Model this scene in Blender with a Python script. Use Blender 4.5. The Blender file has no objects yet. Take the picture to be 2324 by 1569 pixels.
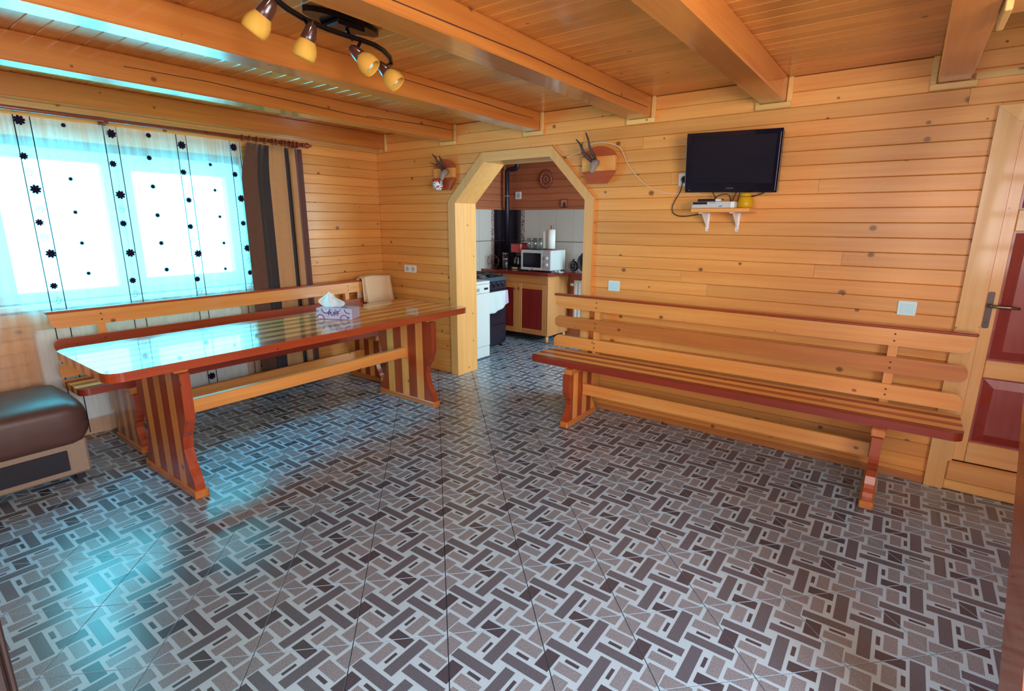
import bpy, math, random
from mathutils import Vector, Matrix
R = math.radians
SC = bpy.context.scene
COL = SC.collection
rnd = random.Random(7)

# ------------------------------------------------------------------ camera
cd = bpy.data.cameras.new('camera'); cam = bpy.data.objects.new('camera', cd); COL.objects.link(cam)
cd.sensor_fit = 'HORIZONTAL'; cd.sensor_width = 36.0; cd.lens = 36.0 * 1186.5 / 2324.0
cd.clip_start = 0.02; cd.clip_end = 200
_rt = Vector((0.8027, 0.5964, 0.0038)); _dn = Vector((0.1401, -0.1826, -0.9731)); _fw = Vector((-0.5797, 0.7816, -0.2303))
_fw.normalize(); _rt = (_rt - _fw * _rt.dot(_fw)).normalized(); _dn = _fw.cross(_rt)
M = Matrix.Identity(4)
for i in range(3):
    M[i][0] = _rt[i]; M[i][1] = -_dn[i]; M[i][2] = -_fw[i]
M.translation = Vector((1.1433, -3.645, 1.4610))
cam.matrix_world = M
SC.camera = cam

# ------------------------------------------------------------------ light
SKY = (0.06, 0.73, 1.0); SKY_STRENGTH = 26.0
wd = bpy.data.worlds.new('sky'); SC.world = wd; wd.use_nodes = True
wd.node_tree.nodes['Background'].inputs[0].default_value = (*SKY, 1)
wd.node_tree.nodes['Background'].inputs[1].default_value = SKY_STRENGTH

def area(name, loc, rot, sx, sy, power, col, portal=False):
    l = bpy.data.lights.new(name, 'AREA'); l.shape = 'RECTANGLE'; l.size = sx; l.size_y = sy
    l.energy = power; l.color = col
    if portal: l.cycles.is_portal = True
    o = bpy.data.objects.new(name, l); COL.objects.link(o); o.location = loc; o.rotation_euler = rot
    return o
area('window_portal', (-3.45, -2.2, 1.42), (0, R(-90), 0), 1.0, 1.62, 1, (1, 1, 1), True)
area('rear_window_daylight', (1.3, -5.36, 1.55), (R(90), 0, 0), 2.0, 1.3, 36, (0.98, 0.96, 0.97))
area('right_window_daylight', (2.60, -3.3, 1.5), (0, R(90), 0), 1.2, 1.8, 105, (0.91, 0.96, 1.0))
area('kitchen_window_daylight', (0.72, 1.2, 1.45), (0, R(90), 0), 1.2, 1.5, 85, (0.62, 0.93, 1.0))

SC.view_settings.view_transform = 'Standard'
SC.view_settings.look = 'None'
SC.view_settings.gamma = 1.0
SC.view_settings.use_curve_mapping = False
SC.view_settings.exposure = 0.36
SC.cycles.use_denoising = True
SC.cycles.max_bounces = 7; SC.cycles.diffuse_bounces = 4; SC.cycles.glossy_bounces = 3
SC.cycles.use_adaptive_sampling = True; SC.cycles.adaptive_threshold = 0.06; SC.cycles.adaptive_min_samples = 10
SC.cycles.transmission_bounces = 6; SC.cycles.transparent_max_bounces = 16
SC.cycles.caustics_reflective = False; SC.cycles.caustics_refractive = False
SC.cycles.sample_clamp_indirect = 6.0

# ------------------------------------------------------------------ materials
MATS = {}
def _new(name):
    m = bpy.data.materials.new(name); m.use_nodes = True
    nt = m.node_tree; nt.nodes.clear()
    out = nt.nodes.new('ShaderNodeOutputMaterial')
    return m, nt, out
def _pr(nt, out, col=None, rough=.5, metal=0, coat=0, coatr=.1, spec=.5):
    p = nt.nodes.new('ShaderNodeBsdfPrincipled'); nt.links.new(p.outputs[0], out.inputs[0])
    if col is not None: p.inputs['Base Color'].default_value = (*col, 1)
    p.inputs['Roughness'].default_value = rough; p.inputs['Metallic'].default_value = metal
    p.inputs['Coat Weight'].default_value = coat; p.inputs['Coat Roughness'].default_value = coatr
    p.inputs['Specular IOR Level'].default_value = spec
    return p
def plain(name, col, rough=.5, metal=0, coat=0, coatr=.1, spec=.5, noise=0.0, nscale=40):
    if name in MATS: return MATS[name]
    m, nt, out = _new(name); p = _pr(nt, out, col, rough, metal, coat, coatr, spec)
    tc = nt.nodes.new('ShaderNodeTexCoord'); n = nt.nodes.new('ShaderNodeTexNoise')
    n.inputs['Scale'].default_value = nscale; n.inputs['Detail'].default_value = 3
    nt.links.new(tc.outputs['Object'], n.inputs['Vector'])
    mx = nt.nodes.new('ShaderNodeMix'); mx.data_type = 'RGBA'; mx.blend_type = 'MULTIPLY'
    mx.inputs[0].default_value = max(noise, .05)
    mx.inputs[6].default_value = (*col, 1)
    rmp = nt.nodes.new('ShaderNodeValToRGB'); rmp.color_ramp.elements[0].color = (.45, .45, .45, 1); rmp.color_ramp.elements[1].color = (1, 1, 1, 1)
    rmp.color_ramp.elements[0].position = .3; rmp.color_ramp.elements[1].position = .62
    nt.links.new(n.outputs[0], rmp.inputs[0]); nt.links.new(rmp.outputs[0], mx.inputs[7])
    nt.links.new(mx.outputs[2], p.inputs['Base Color'])
    MATS[name] = m; return m
def vmul(nt, src, v):
    a = nt.nodes.new('ShaderNodeVectorMath'); a.operation = 'MULTIPLY'; a.inputs[1].default_value = v
    nt.links.new(src, a.inputs[0]); return a.outputs[0]
def wood(name, pale, dark, knot, axis, rough=.4, coat=.3, coatr=.15, var=.22, knots=.05, flat=None, streak=26.0, swing=.52):
    """pine: grain runs along the given object axis; each object is offset so that no two boards look alike"""
    if name in MATS: return MATS[name]
    m, nt, out = _new(name); p = _pr(nt, out, pale, rough, 0, coat, coatr)
    N = nt.nodes.new; L = nt.links.new
    tc = N('ShaderNodeTexCoord'); oi = N('ShaderNodeObjectInfo')
    off = N('ShaderNodeVectorMath'); off.operation = 'SCALE'; off.inputs[0].default_value = (13.7, 9.1, 17.3)
    L(oi.outputs['Random'], off.inputs['Scale'])
    ad = N('ShaderNodeVectorMath'); ad.operation = 'ADD'; L(tc.outputs['Object'], ad.inputs[0]); L(off.outputs[0], ad.inputs[1])
    s = [streak] * 3; s[axis] = 1.1
    n1 = N('ShaderNodeTexNoise'); n1.inputs['Scale'].default_value = 1.0; n1.inputs['Detail'].default_value = 3; n1.inputs['Roughness'].default_value = .62
    n1.inputs['Distortion'].default_value = .35
    L(vmul(nt, ad.outputs[0], s), n1.inputs['Vector'])
    r1 = N('ShaderNodeValToRGB'); r1.color_ramp.elements[0].position = .36; r1.color_ramp.elements[1].position = .66
    L(n1.outputs[0], r1.inputs[0])
    s3 = [streak * 3.4] * 3; s3[axis] = 2.2
    n3 = N('ShaderNodeTexNoise'); n3.inputs['Scale'].default_value = 1.0; n3.inputs['Detail'].default_value = 2
    L(vmul(nt, ad.outputs[0], s3), n3.inputs['Vector'])
    sc = N('ShaderNodeMath'); sc.operation = 'MULTIPLY'; sc.inputs[1].default_value = swing
    L(r1.outputs[0], sc.inputs[0])
    ma = N('ShaderNodeMath'); ma.operation = 'MULTIPLY_ADD'; ma.inputs[1].default_value = .35; L(n3.outputs[0], ma.inputs[0]); L(sc.outputs[0], ma.inputs[2])
    mx = N('ShaderNodeMix'); mx.data_type = 'RGBA'; mx.clamp_factor = True
    mx.inputs[6].default_value = (*pale, 1); mx.inputs[7].default_value = (*dark, 1); L(ma.outputs[0], mx.inputs[0])
    # knots
    sep = N('ShaderNodeSeparateXYZ'); L(ad.outputs[0], sep.inputs[0]); o1, o2 = [i for i in range(3) if i != axis]
    if flat is None:
        vs = N('ShaderNodeMath'); vs.operation = 'ADD'; L(sep.outputs[o1], vs.inputs[0]); L(sep.outputs[o2], vs.inputs[1]); vo = vs.outputs[0]
    else: vo = sep.outputs[o1 if flat == o2 else o2]
    cb = N('ShaderNodeCombineXYZ'); L(sep.outputs[axis], cb.inputs[0]); L(vo, cb.inputs[1])
    v = N('ShaderNodeTexVoronoi'); v.voronoi_dimensions = '2D'; v.inputs['Scale'].default_value = 1.0; v.inputs['Randomness'].default_value = 1.0
    L(vmul(nt, cb.outputs[0], (3.6, 4.3, 0)), v.inputs['Vector'])
    sv_ = N('ShaderNodeSeparateColor'); L(v.outputs['Color'], sv_.inputs[0])
    kr_ = N('ShaderNodeMapRange'); kr_.inputs[1].default_value = .45; kr_.inputs[3].default_value = .06; kr_.inputs[4].default_value = 1.15; L(sv_.outputs[0], kr_.inputs[0])
    dv = N('ShaderNodeMath'); dv.operation = 'DIVIDE'; L(v.outputs['Distance'], dv.inputs[0]); L(kr_.outputs[0], dv.inputs[1])
    r2 = N('ShaderNodeValToRGB'); e = r2.color_ramp.elements
    e[0].position = knots * .65; e[0].color = (1, 1, 1, 1); e[1].position = knots * 1.35; e[1].color = (0, 0, 0, 1)
    L(dv.outputs[0], r2.inputs[0])
    mk = N('ShaderNodeMix'); mk.data_type = 'RGBA'; mk.inputs[7].default_value = (*knot, 1)
    km = N('ShaderNodeMath'); km.operation = 'MULTIPLY'; km.inputs[1].default_value = .85; L(r2.outputs[0], km.inputs[0])
    L(km.outputs[0], mk.inputs[0]); L(mx.outputs[2], mk.inputs[6])
    hs = N('ShaderNodeHueSaturation')
    mr = N('ShaderNodeMapRange'); mr.inputs[3].default_value = 1 - var; mr.inputs[4].default_value = 1 + var * .6; L(oi.outputs['Random'], mr.inputs[0])
    L(mr.outputs[0], hs.inputs['Value']); L(mk.outputs[2], hs.inputs['Color'])
    L(hs.outputs[0], p.inputs['Base Color'])
    bp = N('ShaderNodeBump'); bp.inputs['Strength'].default_value = .06; bp.inputs['Distance'].default_value = .002
    L(n3.outputs[0], bp.inputs['Height']); L(bp.outputs[0], p.inputs['Normal'])
    MATS[name] = m; return m
PALE, DARKER, KNOT = (.86, .40, .105), (.72, .265, .05), (.16, .045, .012)
REDP, REDD, REDK = (.42, .070, .018), (.26, .030, .010), (.10, .012, .005)
def pine(axis, flat=None): return wood('pine_wall_%d%s' % (axis, flat), PALE, DARKER, KNOT, axis, .42, .22, .22, .14, .062, flat)
def beamwood(): return wood('pine_beam', (.66, .235, .045), (.48, .125, .019), KNOT, 1, .35, .75, .10, .10, .05)
def vpine(axis): return wood('pine_varnished_%d' % axis, (.84, .39, .105), (.70, .24, .045), KNOT, axis, .32, .40, .10, .14, .05)
def vred(axis): return wood('red_stained_%d' % axis, REDP, REDD, REDK, axis, .32, .40, .10, .16, .03)
def vorange(axis): return wood('orange_stained_%d' % axis, (.66, .24, .055), (.46, .12, .023), KNOT, axis, .32, .40, .10, .12, .045)
WHITE = plain('white_plastic', (.82, .83, .84), .35)
BLACKP = plain('black_plastic', (.012, .011, .018), .35)
def emis(name, col, s):
    m, nt, out = _new(name); e = nt.nodes.new('ShaderNodeEmission'); e.inputs[0].default_value = (*col, 1); e.inputs[1].default_value = s
    nt.links.new(e.outputs[0], out.inputs[0]); return m
def glassy(name, tint, gl=.08, rough=.0, alpha=0.0, body=(1, 1, 1)):
    """thin clear pane: mostly transparent with a mirror share"""
    m, nt, out = _new(name); N = nt.nodes.new; L = nt.links.new
    t = N('ShaderNodeBsdfTransparent'); t.inputs[0].default_value = (*tint, 1)
    g = N('ShaderNodeBsdfGlossy'); g.inputs['Roughness'].default_value = rough
    mx = N('ShaderNodeMixShader'); mx.inputs[0].default_value = gl; L(t.outputs[0], mx.inputs[1]); L(g.outputs[0], mx.inputs[2])
    last = mx
    if alpha > 0:
        d = N('ShaderNodeBsdfDiffuse'); d.inputs[0].default_value = (*body, 1)
        m2 = N('ShaderNodeMixShader'); m2.inputs[0].default_value = alpha; L(mx.outputs[0], m2.inputs[1]); L(d.outputs[0], m2.inputs[2]); last = m2
    L(last.outputs[0], out.inputs[0]); return m
def sheer(name, col, cover, transl=.6):
    m, nt, out = _new(name); N = nt.nodes.new; L = nt.links.new
    t = N('ShaderNodeBsdfTransparent')
    d = N('ShaderNodeBsdfDiffuse'); d.inputs[0].default_value = (*col, 1)
    r = N('ShaderNodeBsdfTranslucent'); r.inputs[0].default_value = (*col, 1)
    a = N('ShaderNodeMixShader'); a.inputs[0].default_value = transl; L(d.outputs[0], a.inputs[1]); L(r.outputs[0], a.inputs[2])
    tc = N('ShaderNodeTexCoord'); n = N('ShaderNodeTexNoise'); n.inputs['Scale'].default_value = 1; n.inputs['Detail'].default_value = 2
    L(vmul(nt, tc.outputs['Object'], (1, 24, .5)), n.inputs['Vector'])
    mr = N('ShaderNodeMapRange'); mr.inputs[1].default_value = .3; mr.inputs[2].default_value = .7; mr.inputs[3].default_value = cover * .75; mr.inputs[4].default_value = min(1, cover * 1.25)
    L(n.outputs[0], mr.inputs[0])
    b = N('ShaderNodeMixShader'); L(mr.outputs[0], b.inputs[0]); L(t.outputs[0], b.inputs[1]); L(a.outputs[0], b.inputs[2])
    L(b.outputs[0], out.inputs[0]); return m
def speckle(name, base, other, rough=.22, scale=300, spec=.6, coat=.30):
    m, nt, out = _new(name); p = _pr(nt, out, base, rough, 0, coat, .26, spec)
    N = nt.nodes.new; L = nt.links.new
    tc = N('ShaderNodeTexCoord'); n = N('ShaderNodeTexNoise'); n.inputs['Scale'].default_value = scale; n.inputs['Detail'].default_value = 2
    g = N('ShaderNodeNewGeometry'); L(g.outputs['Position'], n.inputs['Vector'])
    r = N('ShaderNodeValToRGB'); r.color_ramp.elements[0].position = .40; r.color_ramp.elements[1].position = .60
    r.color_ramp.elements[0].color = (*base, 1); r.color_ramp.elements[1].color = (*other, 1)
    L(n.outputs[0], r.inputs[0]); L(r.outputs[0], p.inputs['Base Color']); return m

# ------------------------------------------------------------------ mesh tools
class MB:
    def __init__(s): s.v = []; s.f = []; s.mi = []; s.smooth = []
    def add(s, vs, fs, mi=0, smooth=False):
        b = len(s.v); s.v += [tuple(v) for v in vs]
        for f in fs: s.f.append(tuple(b + i for i in f)); s.mi.append(mi); s.smooth.append(smooth)
        return s
    def box(s, x0, x1, y0, y1, z0, z1, mi=0, bev=0.0):
        if bev <= 0:
            v = [(x, y, z) for z in (z0, z1) for (x, y) in ((x0, y0), (x1, y0), (x1, y1), (x0, y1))]
            return s.add(v, [(3, 2, 1, 0), (4, 5, 6, 7), (0, 1, 5, 4), (1, 2, 6, 5), (2, 3, 7, 6), (3, 0, 4, 7)], mi)
        b = bev
        # chamfered box: 24 verts
        v = []; 
        X, Y, Z = (x0, x1), (y0, y1), (z0, z1)
        idx = {}
        for i in (0, 1):
            for j in (0, 1):
                for k in (0, 1):
                    sx = b if i == 0 else -b; sy = b if j == 0 else -b; sz = b if k == 0 else -b
                    idx[i, j, k, 'x'] = len(v); v.append((X[i], Y[j] + sy, Z[k] + sz))
                    idx[i, j, k, 'y'] = len(v); v.append((X[i] + sx, Y[j], Z[k] + sz))
                    idx[i, j, k, 'z'] = len(v); v.append((X[i] + sx, Y[j] + sy, Z[k]))
        g = lambda i, j, k, a: idx[i, j, k, a]
        f = [(g(0,0,0,'x'), g(0,0,1,'x'), g(0,1,1,'x'), g(0,1,0,'x')), (g(1,0,0,'x'), g(1,1,0,'x'), g(1,1,1,'x'), g(1,0,1,'x')),
             (g(0,0,0,'y'), g(1,0,0,'y'), g(1,0,1,'y'), g(0,0,1,'y')), (g(0,1,0,'y'), g(0,1,1,'y'), g(1,1,1,'y'), g(1,1,0,'y')),
             (g(0,0,0,'z'), g(0,1,0,'z'), g(1,1,0,'z'), g(1,0,0,'z')), (g(0,0,1,'z'), g(1,0,1,'z'), g(1,1,1,'z'), g(0,1,1,'z'))]
        for i in (0, 1):
            for j in (0, 1):
                f.append((g(i,j,0,'x'), g(i,j,1,'x'), g(i,j,1,'y'), g(i,j,0,'y')))
            for k in (0, 1):
                f.append((g(i,0,k,'x'), g(i,1,k,'x'), g(i,1,k,'z'), g(i,0,k,'z')))
        for j in (0, 1):
            for k in (0, 1):
                f.append((g(0,j,k,'y'), g(1,j,k,'y'), g(1,j,k,'z'), g(0,j,k,'z')))
        for i in (0, 1):
            for j in (0, 1):
                for k in (0, 1): f.append((g(i,j,k,'x'), g(i,j,k,'y'), g(i,j,k,'z')))
        return s.add(v, f, mi)
    def prism(s, poly, fn, lo, hi, mi=0, bev=0.0):
        """poly: 2-D outline; fn(u,w,d) -> xyz; extruded from d=lo to d=hi"""
        n = len(poly); v = [fn(u, w, lo) for u, w in poly] + [fn(u, w, hi) for u, w in poly]
        f = [tuple(range(n))[::-1], tuple(range(n, 2 * n))] + [(i, (i + 1) % n, n + (i + 1) % n, n + i) for i in range(n)]
        return s.add(v, f, mi)
    def tube(s, pts, r, n=8, mi=0, caps=True):
        pts = [Vector(p) for p in pts]; rr = r if isinstance(r, (list, tuple)) else [r] * len(pts)
        v = []; f = []; prev = None
        for i, p in enumerate(pts):
            t = (pts[min(i + 1, len(pts) - 1)] - pts[max(i - 1, 0)])
            t = t.normalized() if t.length > 1e-9 else Vector((0, 0, 1))
            if prev is None:
                a = t.orthogonal().normalized()
            else:
                a = (prev - t * prev.dot(t)); a = a.normalized() if a.length > 1e-6 else t.orthogonal().normalized()
            prev = a; b = t.cross(a)
            for k in range(n):
                an = 2 * math.pi * k / n; v.append(p + (a * math.cos(an) + b * math.sin(an)) * rr[i])
        for i in range(len(pts) - 1):
            for k in range(n):
                f.append((i * n + k, i * n + (k + 1) % n, (i + 1) * n + (k + 1) % n, (i + 1) * n + k))
        s.add(v, f, mi, True)
        if caps:
            b = len(s.v) - len(v)
            s.f.append(tuple(b + k for k in range(n))[::-1]); s.mi.append(mi); s.smooth.append(False)
            b2 = b + (len(pts) - 1) * n
            s.f.append(tuple(b2 + k for k in range(n))); s.mi.append(mi); s.smooth.append(False)
        return s
    def lathe(s, prof, o=(0, 0, 0), ax=(0, 0, 1), n=20, mi=0, smooth=True):
        """prof: [(radius, height)] along axis ax from o"""
        o = Vector(o); ax = Vector(ax).normalized(); a = ax.orthogonal().normalized(); b = ax.cross(a)
        v = []; f = []
        for r, h in prof:
            for k in range(n):
                an = 2 * math.pi * k / n; v.append(o + ax * h + (a * math.cos(an) + b * math.sin(an)) * max(r, 1e-5))
        for i in range(len(prof) - 1):
            for k in range(n): f.append((i * n + k, i * n + (k + 1) % n, (i + 1) * n + (k + 1) % n, (i + 1) * n + k))
        s.add(v, f, mi, smooth)
        base = len(s.v) - len(v)
        for i, flip in ((0, True), (len(prof) - 1, False)):
            if prof[i][0] > 1e-4:
                q = tuple(base + i * n + k for k in range(n)); s.f.append(q[::-1] if flip else q); s.mi.append(mi); s.smooth.append(False)
        return s
    def grid(s, fn, nu, nv, mi=0, smooth=True, mif=None):
        v = [fn(i / nu, j / nv) for i in range(nu + 1) for j in range(nv + 1)]
        b = len(s.v); s.v += [tuple(p) for p in v]
        for i in range(nu):
            for j in range(nv):
                s.f.append((b + i * (nv + 1) + j, b + (i + 1) * (nv + 1) + j, b + (i + 1) * (nv + 1) + j + 1, b + i * (nv + 1) + j + 1))
                s.mi.append(mif(i, j) if mif else mi); s.smooth.append(smooth)
        return s
    def mesh(s, name, off=(0, 0, 0)):
        me = bpy.data.meshes.new(name); o = Vector(off)
        me.from_pydata([Vector(v) - o for v in s.v], [], s.f)
        me.polygons.foreach_set('material_index', s.mi); me.polygons.foreach_set('use_smooth', s.smooth)
        me.update(); return me

def base_of(o):
    p = Vector((0, 0, 0))
    while o is not None: p += o.location; o = o.parent
    return p
def obj(name, mb, mat, parent=None, local=False, off=None):
    """one mesh object; vertices are given in world space (or in the parent's space when local)"""
    mats = mat if isinstance(mat, (list, tuple)) else [mat]
    o_ = (0, 0, 0) if local else (off if off is not None else (base_of(parent) if parent else (0, 0, 0)))
    me = mb.mesh(name, o_) if isinstance(mb, MB) else mb
    if isinstance(mb, MB):
        for m in mats: me.materials.append(m)
        # consistent outward normals
        import bmesh
        bm = bmesh.new(); bm.from_mesh(me); bmesh.ops.recalc_face_normals(bm, faces=bm.faces); bm.to_mesh(me); bm.free()
    o = bpy.data.objects.new(name, me); COL.objects.link(o)
    if parent: o.parent = parent
    return o
def thing(name, label, cat, loc=(0, 0, 0), rotz=0, group=None):
    o = bpy.data.objects.new(name, None); COL.objects.link(o); o.location = loc; o.rotation_euler = (0, 0, rotz)
    o.empty_display_size = .05
    o['label'] = label; o['category'] = cat
    if group: o['group'] = group
    return o
def tag(o, label, cat, group=None):
    o['label'] = label; o['category'] = cat
    if group: o['group'] = group
    return o
def struct(name, mb, mat, parent=None):
    o = obj(name, mb, mat, parent)
    if parent is None: o['kind'] = 'structure'
    return o
XZ = lambda u, w, d: (u, d, w)      # outline in x,z ; depth along y
YZ = lambda u, w, d: (d, u, w)
XY = lambda u, w, d: (u, w, d)
def rrect(u0, u1, w0, w1, r, n=5, corners=(1, 1, 1, 1)):
    """rounded rectangle; corners: bottom-left, bottom-right, top-right, top-left"""
    P = []
    for (cx_, cw, a0, on) in ((u0, w0, 180, corners[0]), (u1, w0, 270, corners[1]), (u1, w1, 0, corners[2]), (u0, w1, 90, corners[3])):
        if not on: P.append((cx_, cw)); continue
        ox = cx_ + (r if cx_ == u0 else -r); ow = cw + (r if cw == w0 else -r)
        for k in range(n + 1):
            a = R(a0 + 90 * k / n); P.append((ox + r * math.cos(a), ow + r * math.sin(a)))
    return P
def clip(poly, nx, ny, c):
    """keep the side nx*x+ny*y <= c"""
    out = []
    for i in range(len(poly)):
        p, q = poly[i], poly[(i + 1) % len(poly)]
        dp = nx * p[0] + ny * p[1] - c; dq = nx * q[0] + ny * q[1] - c
        if dp <= 0: out.append(p)
        if (dp < 0 < dq) or (dq < 0 < dp):
            t = dp / (dp - dq); out.append((p[0] + t * (q[0] - p[0]), p[1] + t * (q[1] - p[1])))
    return out

# ================================================================== STRUCTURE
WX = -3.26            # face of the window wall
CEIL = 2.29
KX1, KY1 = 0.8, 2.14  # kitchen right wall, back wall
RX, RY = 2.62, -5.4   # right wall, rear wall
P = 0.0823

# ---------------------------------------------------------------- floor and tiles
floor = struct('floor', MB().box(-3.5, 2.9, -5.6, 2.3, -.06, -.0035), plain('grout', (.045, .055, .085), .6))
T = 1 / 3.; S = math.sqrt(.5) * T
RECT = [(-.68, .04, .735, .90, 1), (.09, .26, .33, 1.05, 1), (-.05, .655, 1.105, 1.27, 1), (-.27, -.09, .96, 1.675, 1),
        (-.61, -.39, .33, .69, 2), (-.685, -.315, 1.41, 1.61, 2),
        (-.285, -.065, .63, .69, 2), (.313, .368, .73, .94, 2), (.065, .275, 1.32, 1.38, 2), (-.37, -.317, 1.06, 1.28, 2),
        (-.35, .03, .42, .59, 3), (.41, .585, .66, 1.05, 3), (-.04, .355, 1.425, 1.62, 3), (-.595, -.415, .97, 1.35, 3),
        (-.95, -.70, .66, 1.005, 3), (-.04, .355, .06, .29, 3), (-.295, -.06, .0, .36, 3), (.637, .988, .716, .949, 3)]
def tile_mesh():
    mb = MB(); g = .9885
    dia = [(-g, 0), (0, -g), (g, 0), (0, g)]
    mb.prism([(a * S, b * S) for a, b in dia], XY, -.007, 0)
    for (a0, a1, b0, b1, t) in RECT:
        for (i, j) in ((0, 0), (1, 1), (-1, 1), (1, -1), (-1, -1), (2, 0), (-2, 0), (0, 2), (0, -2)):
            poly = [(a0 + i, b0 - 1 + j), (a1 + i, b0 - 1 + j), (a1 + i, b1 - 1 + j), (a0 + i, b1 - 1 + j)]
            for (nx, ny) in ((1, 1), (1, -1), (-1, 1), (-1, -1)):
                if poly: poly = clip(poly, nx, ny, g)
            if len(poly) >= 3:
                area_ = abs(sum(poly[k][0] * poly[(k + 1) % len(poly)][1] - poly[(k + 1) % len(poly)][0] * poly[k][1] for k in range(len(poly))))
                if area_ > 1e-3:
                    mb.add([(a * S, b * S, .00025) for a, b in poly], [tuple(range(len(poly)))], t)
    return mb
TM = [speckle('tile_white', (.42, .62, .80), (.37, .56, .73),.30), speckle('tile_dark', (.072, .086, .128), (.125, .15, .21),.30),
      speckle('tile_black', (.045, .047, .075), (.075, .08, .115),.30), speckle('tile_beige', (.27, .32, .40), (.14, .165, .215),.30)]
tmesh = None; ntile = 0
rest = []
spots = []
for c in range(-26, 30):
    for r in range(-26, 30):
        x = (c - r) * S; y = (c + r + 1) * S - 2.49
        if not (-3.5 < x < 2.85 and -5.5 < y < 2.35): continue
        d = Vector((x, y, 0)) - M.translation; z = d.dot(_fw)
        vis = False
        if z > .4:
            u = 1186.5 * d.dot(_rt) / z; v = 1186.5 * d.dot(_dn) / z; mrg = 250 / z
            vis = abs(u) < 1162 + mrg and abs(v) < 785 + mrg
            if y > .15 and not (-2.75 < x < -.9): vis = False
            if x < -3.35 or (y > -.1 and x > -.6): vis = False
        spots.append((z, x, y, vis))
for z, x, y, vis in spots:
    if vis and ntile < 300:
        if tmesh is None:
            o = obj('tile', tile_mesh(), TM, floor, local=True); tmesh = o.data
        else:
            o = bpy.data.objects.new('tile', tmesh); COL.objects.link(o); o.parent = floor
        o.location = (x, y, 0); ntile += 1
    else: rest.append((x, y))
mb = MB(); base = tile_mesh()
for x, y in rest:
    b = len(mb.v); mb.v += [(vx + x, vy + y, vz) for vx, vy, vz in base.v]
    mb.f += [tuple(b + i for i in f) for f in base.f]; mb.mi += base.mi; mb.smooth += base.smooth
o = obj('tiling', mb, TM, floor); o['kind'] = 'stuff'

# ---------------------------------------------------------------- planks
def plank(name, parent, fn, q, mat, th=.016, ch=.0035):
    """q: four corners (u0b,w0),(u1b,w0),(u1t,w1),(u0t,w1) on the wall plane; fn(u,w,depth into the room)"""
    (a, b, c, d) = q; g = .0006
    a = (a[0] + g, a[1] + g); b = (b[0] - g, b[1] + g); c = (c[0] - g, c[1] - g); d = (d[0] + g, d[1] - g)
    def at(p, q_, t): return (p[0] + (q_[0] - p[0]) * t, p[1] + (q_[1] - p[1]) * t)
    h = max(1e-4, d[1] - a[1]); t = min(.3, ch / h)
    fr = [at(a, d, t), at(b, c, t), at(c, b, t), at(d, a, t)]
    v = [fn(u, w, -th) for u, w in (a, b, c, d)] + [fn(u, w, -ch) for u, w in (a, b, c, d)] + [fn(u, w, 0) for u, w in fr]
    f = [(0, 1, 2, 3), (8, 9, 10, 11)]
    for k in range(4):
        f.append((k, (k + 1) % 4, 4 + (k + 1) % 4, 4 + k)); f.append((4 + k, 4 + (k + 1) % 4, 8 + (k + 1) % 4, 8 + k))
    return obj(name, MB().add(v, f), mat, parent)
rows = []
z = 2.04 + 3 * P
while z > .01:
    rows.append((max(0.0, z - P), (CEIL - .0003) if z > 2.28 else z)); z -= P
# outline of the arch (outer edge of its casing, less a covered strip)
def arch_left(z):  return -2.235 if z <= 1.633 else (-2.235 + (z - 1.633) * (.38 / .36) if z < 1.993 else None)
def arch_right(z): return -.825 if z <= 1.633 else (-.825 - (z - 1.633) * (.355 / .36) if z < 1.993 else None)
WB_DARK = plain('plank_joint', (.14, .055, .018), .8)
wall_back = MB()
f_ = XZ
wall_back.box(-3.5, -2.205, .016, .26, 0, 2.45)
wall_back.prism([(-2.205, 1.63), (-1.86, 1.967), (-1.18, 1.967), (-.845, 1.63), (-.845, 2.45), (-2.205, 2.45)], XZ, .016, .26)
wall_back.box(-.845, 1.45, .016, .26, 0, 2.45)
wall_back.box(1.45, 2.36, .016, .26, 1.985, 3.2)
wall_back.box(2.36, 2.9, .016, .26, 0, 3.2)
wall_back.box(1.29, 1.45, .016, .26, 2.45, 3.2)
wall_back = struct('wall_back', wall_back, WB_DARK)
FB = lambda u, w, d: (u, -d, w)
pm = pine(0, 1)
def seg_split(u0, u1, p=.45):
    if u1 - u0 > 1.6 and rnd.random() < p:
        m_ = u0 + (u1 - u0) * rnd.uniform(.25, .75); return [(u0, m_), (m_, u1)]
    return [(u0, u1)]
for (z0, z1) in rows:
    segs = []
    if arch_left(z0) is None and z0 >= 1.99:
        segs.append((WX, WX, 1.29, 1.29))
    else:
        lb = arch_left(z0); lt = arch_left(min(z1, 1.992)); rb = arch_right(z0); rt = arch_right(min(z1, 1.992))
        if lt is None: lt = lb
        segs.append((WX, WX, lb, lt)); segs.append((rb, rt, 1.44, 1.44))
    for (b0, t0, b1, t1) in segs:
        if z0 > 1.95 and b1 > 1.2: b1 = t1 = 1.29 if z0 >= 2.0 else 1.42
        parts = seg_split(max(b0, t0), min(b1, t1))
        for k, (u0, u1) in enumerate(parts):
            ub, ut = (b0, t0) if k == 0 else (u0, u0)
            vb, vt = (b1, t1) if k == len(parts) - 1 else (u1, u1)
            plank('plank', wall_back, FB, [(ub, z0), (vb, z0), (vt, z1), (ut, z1)], pm)
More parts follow.
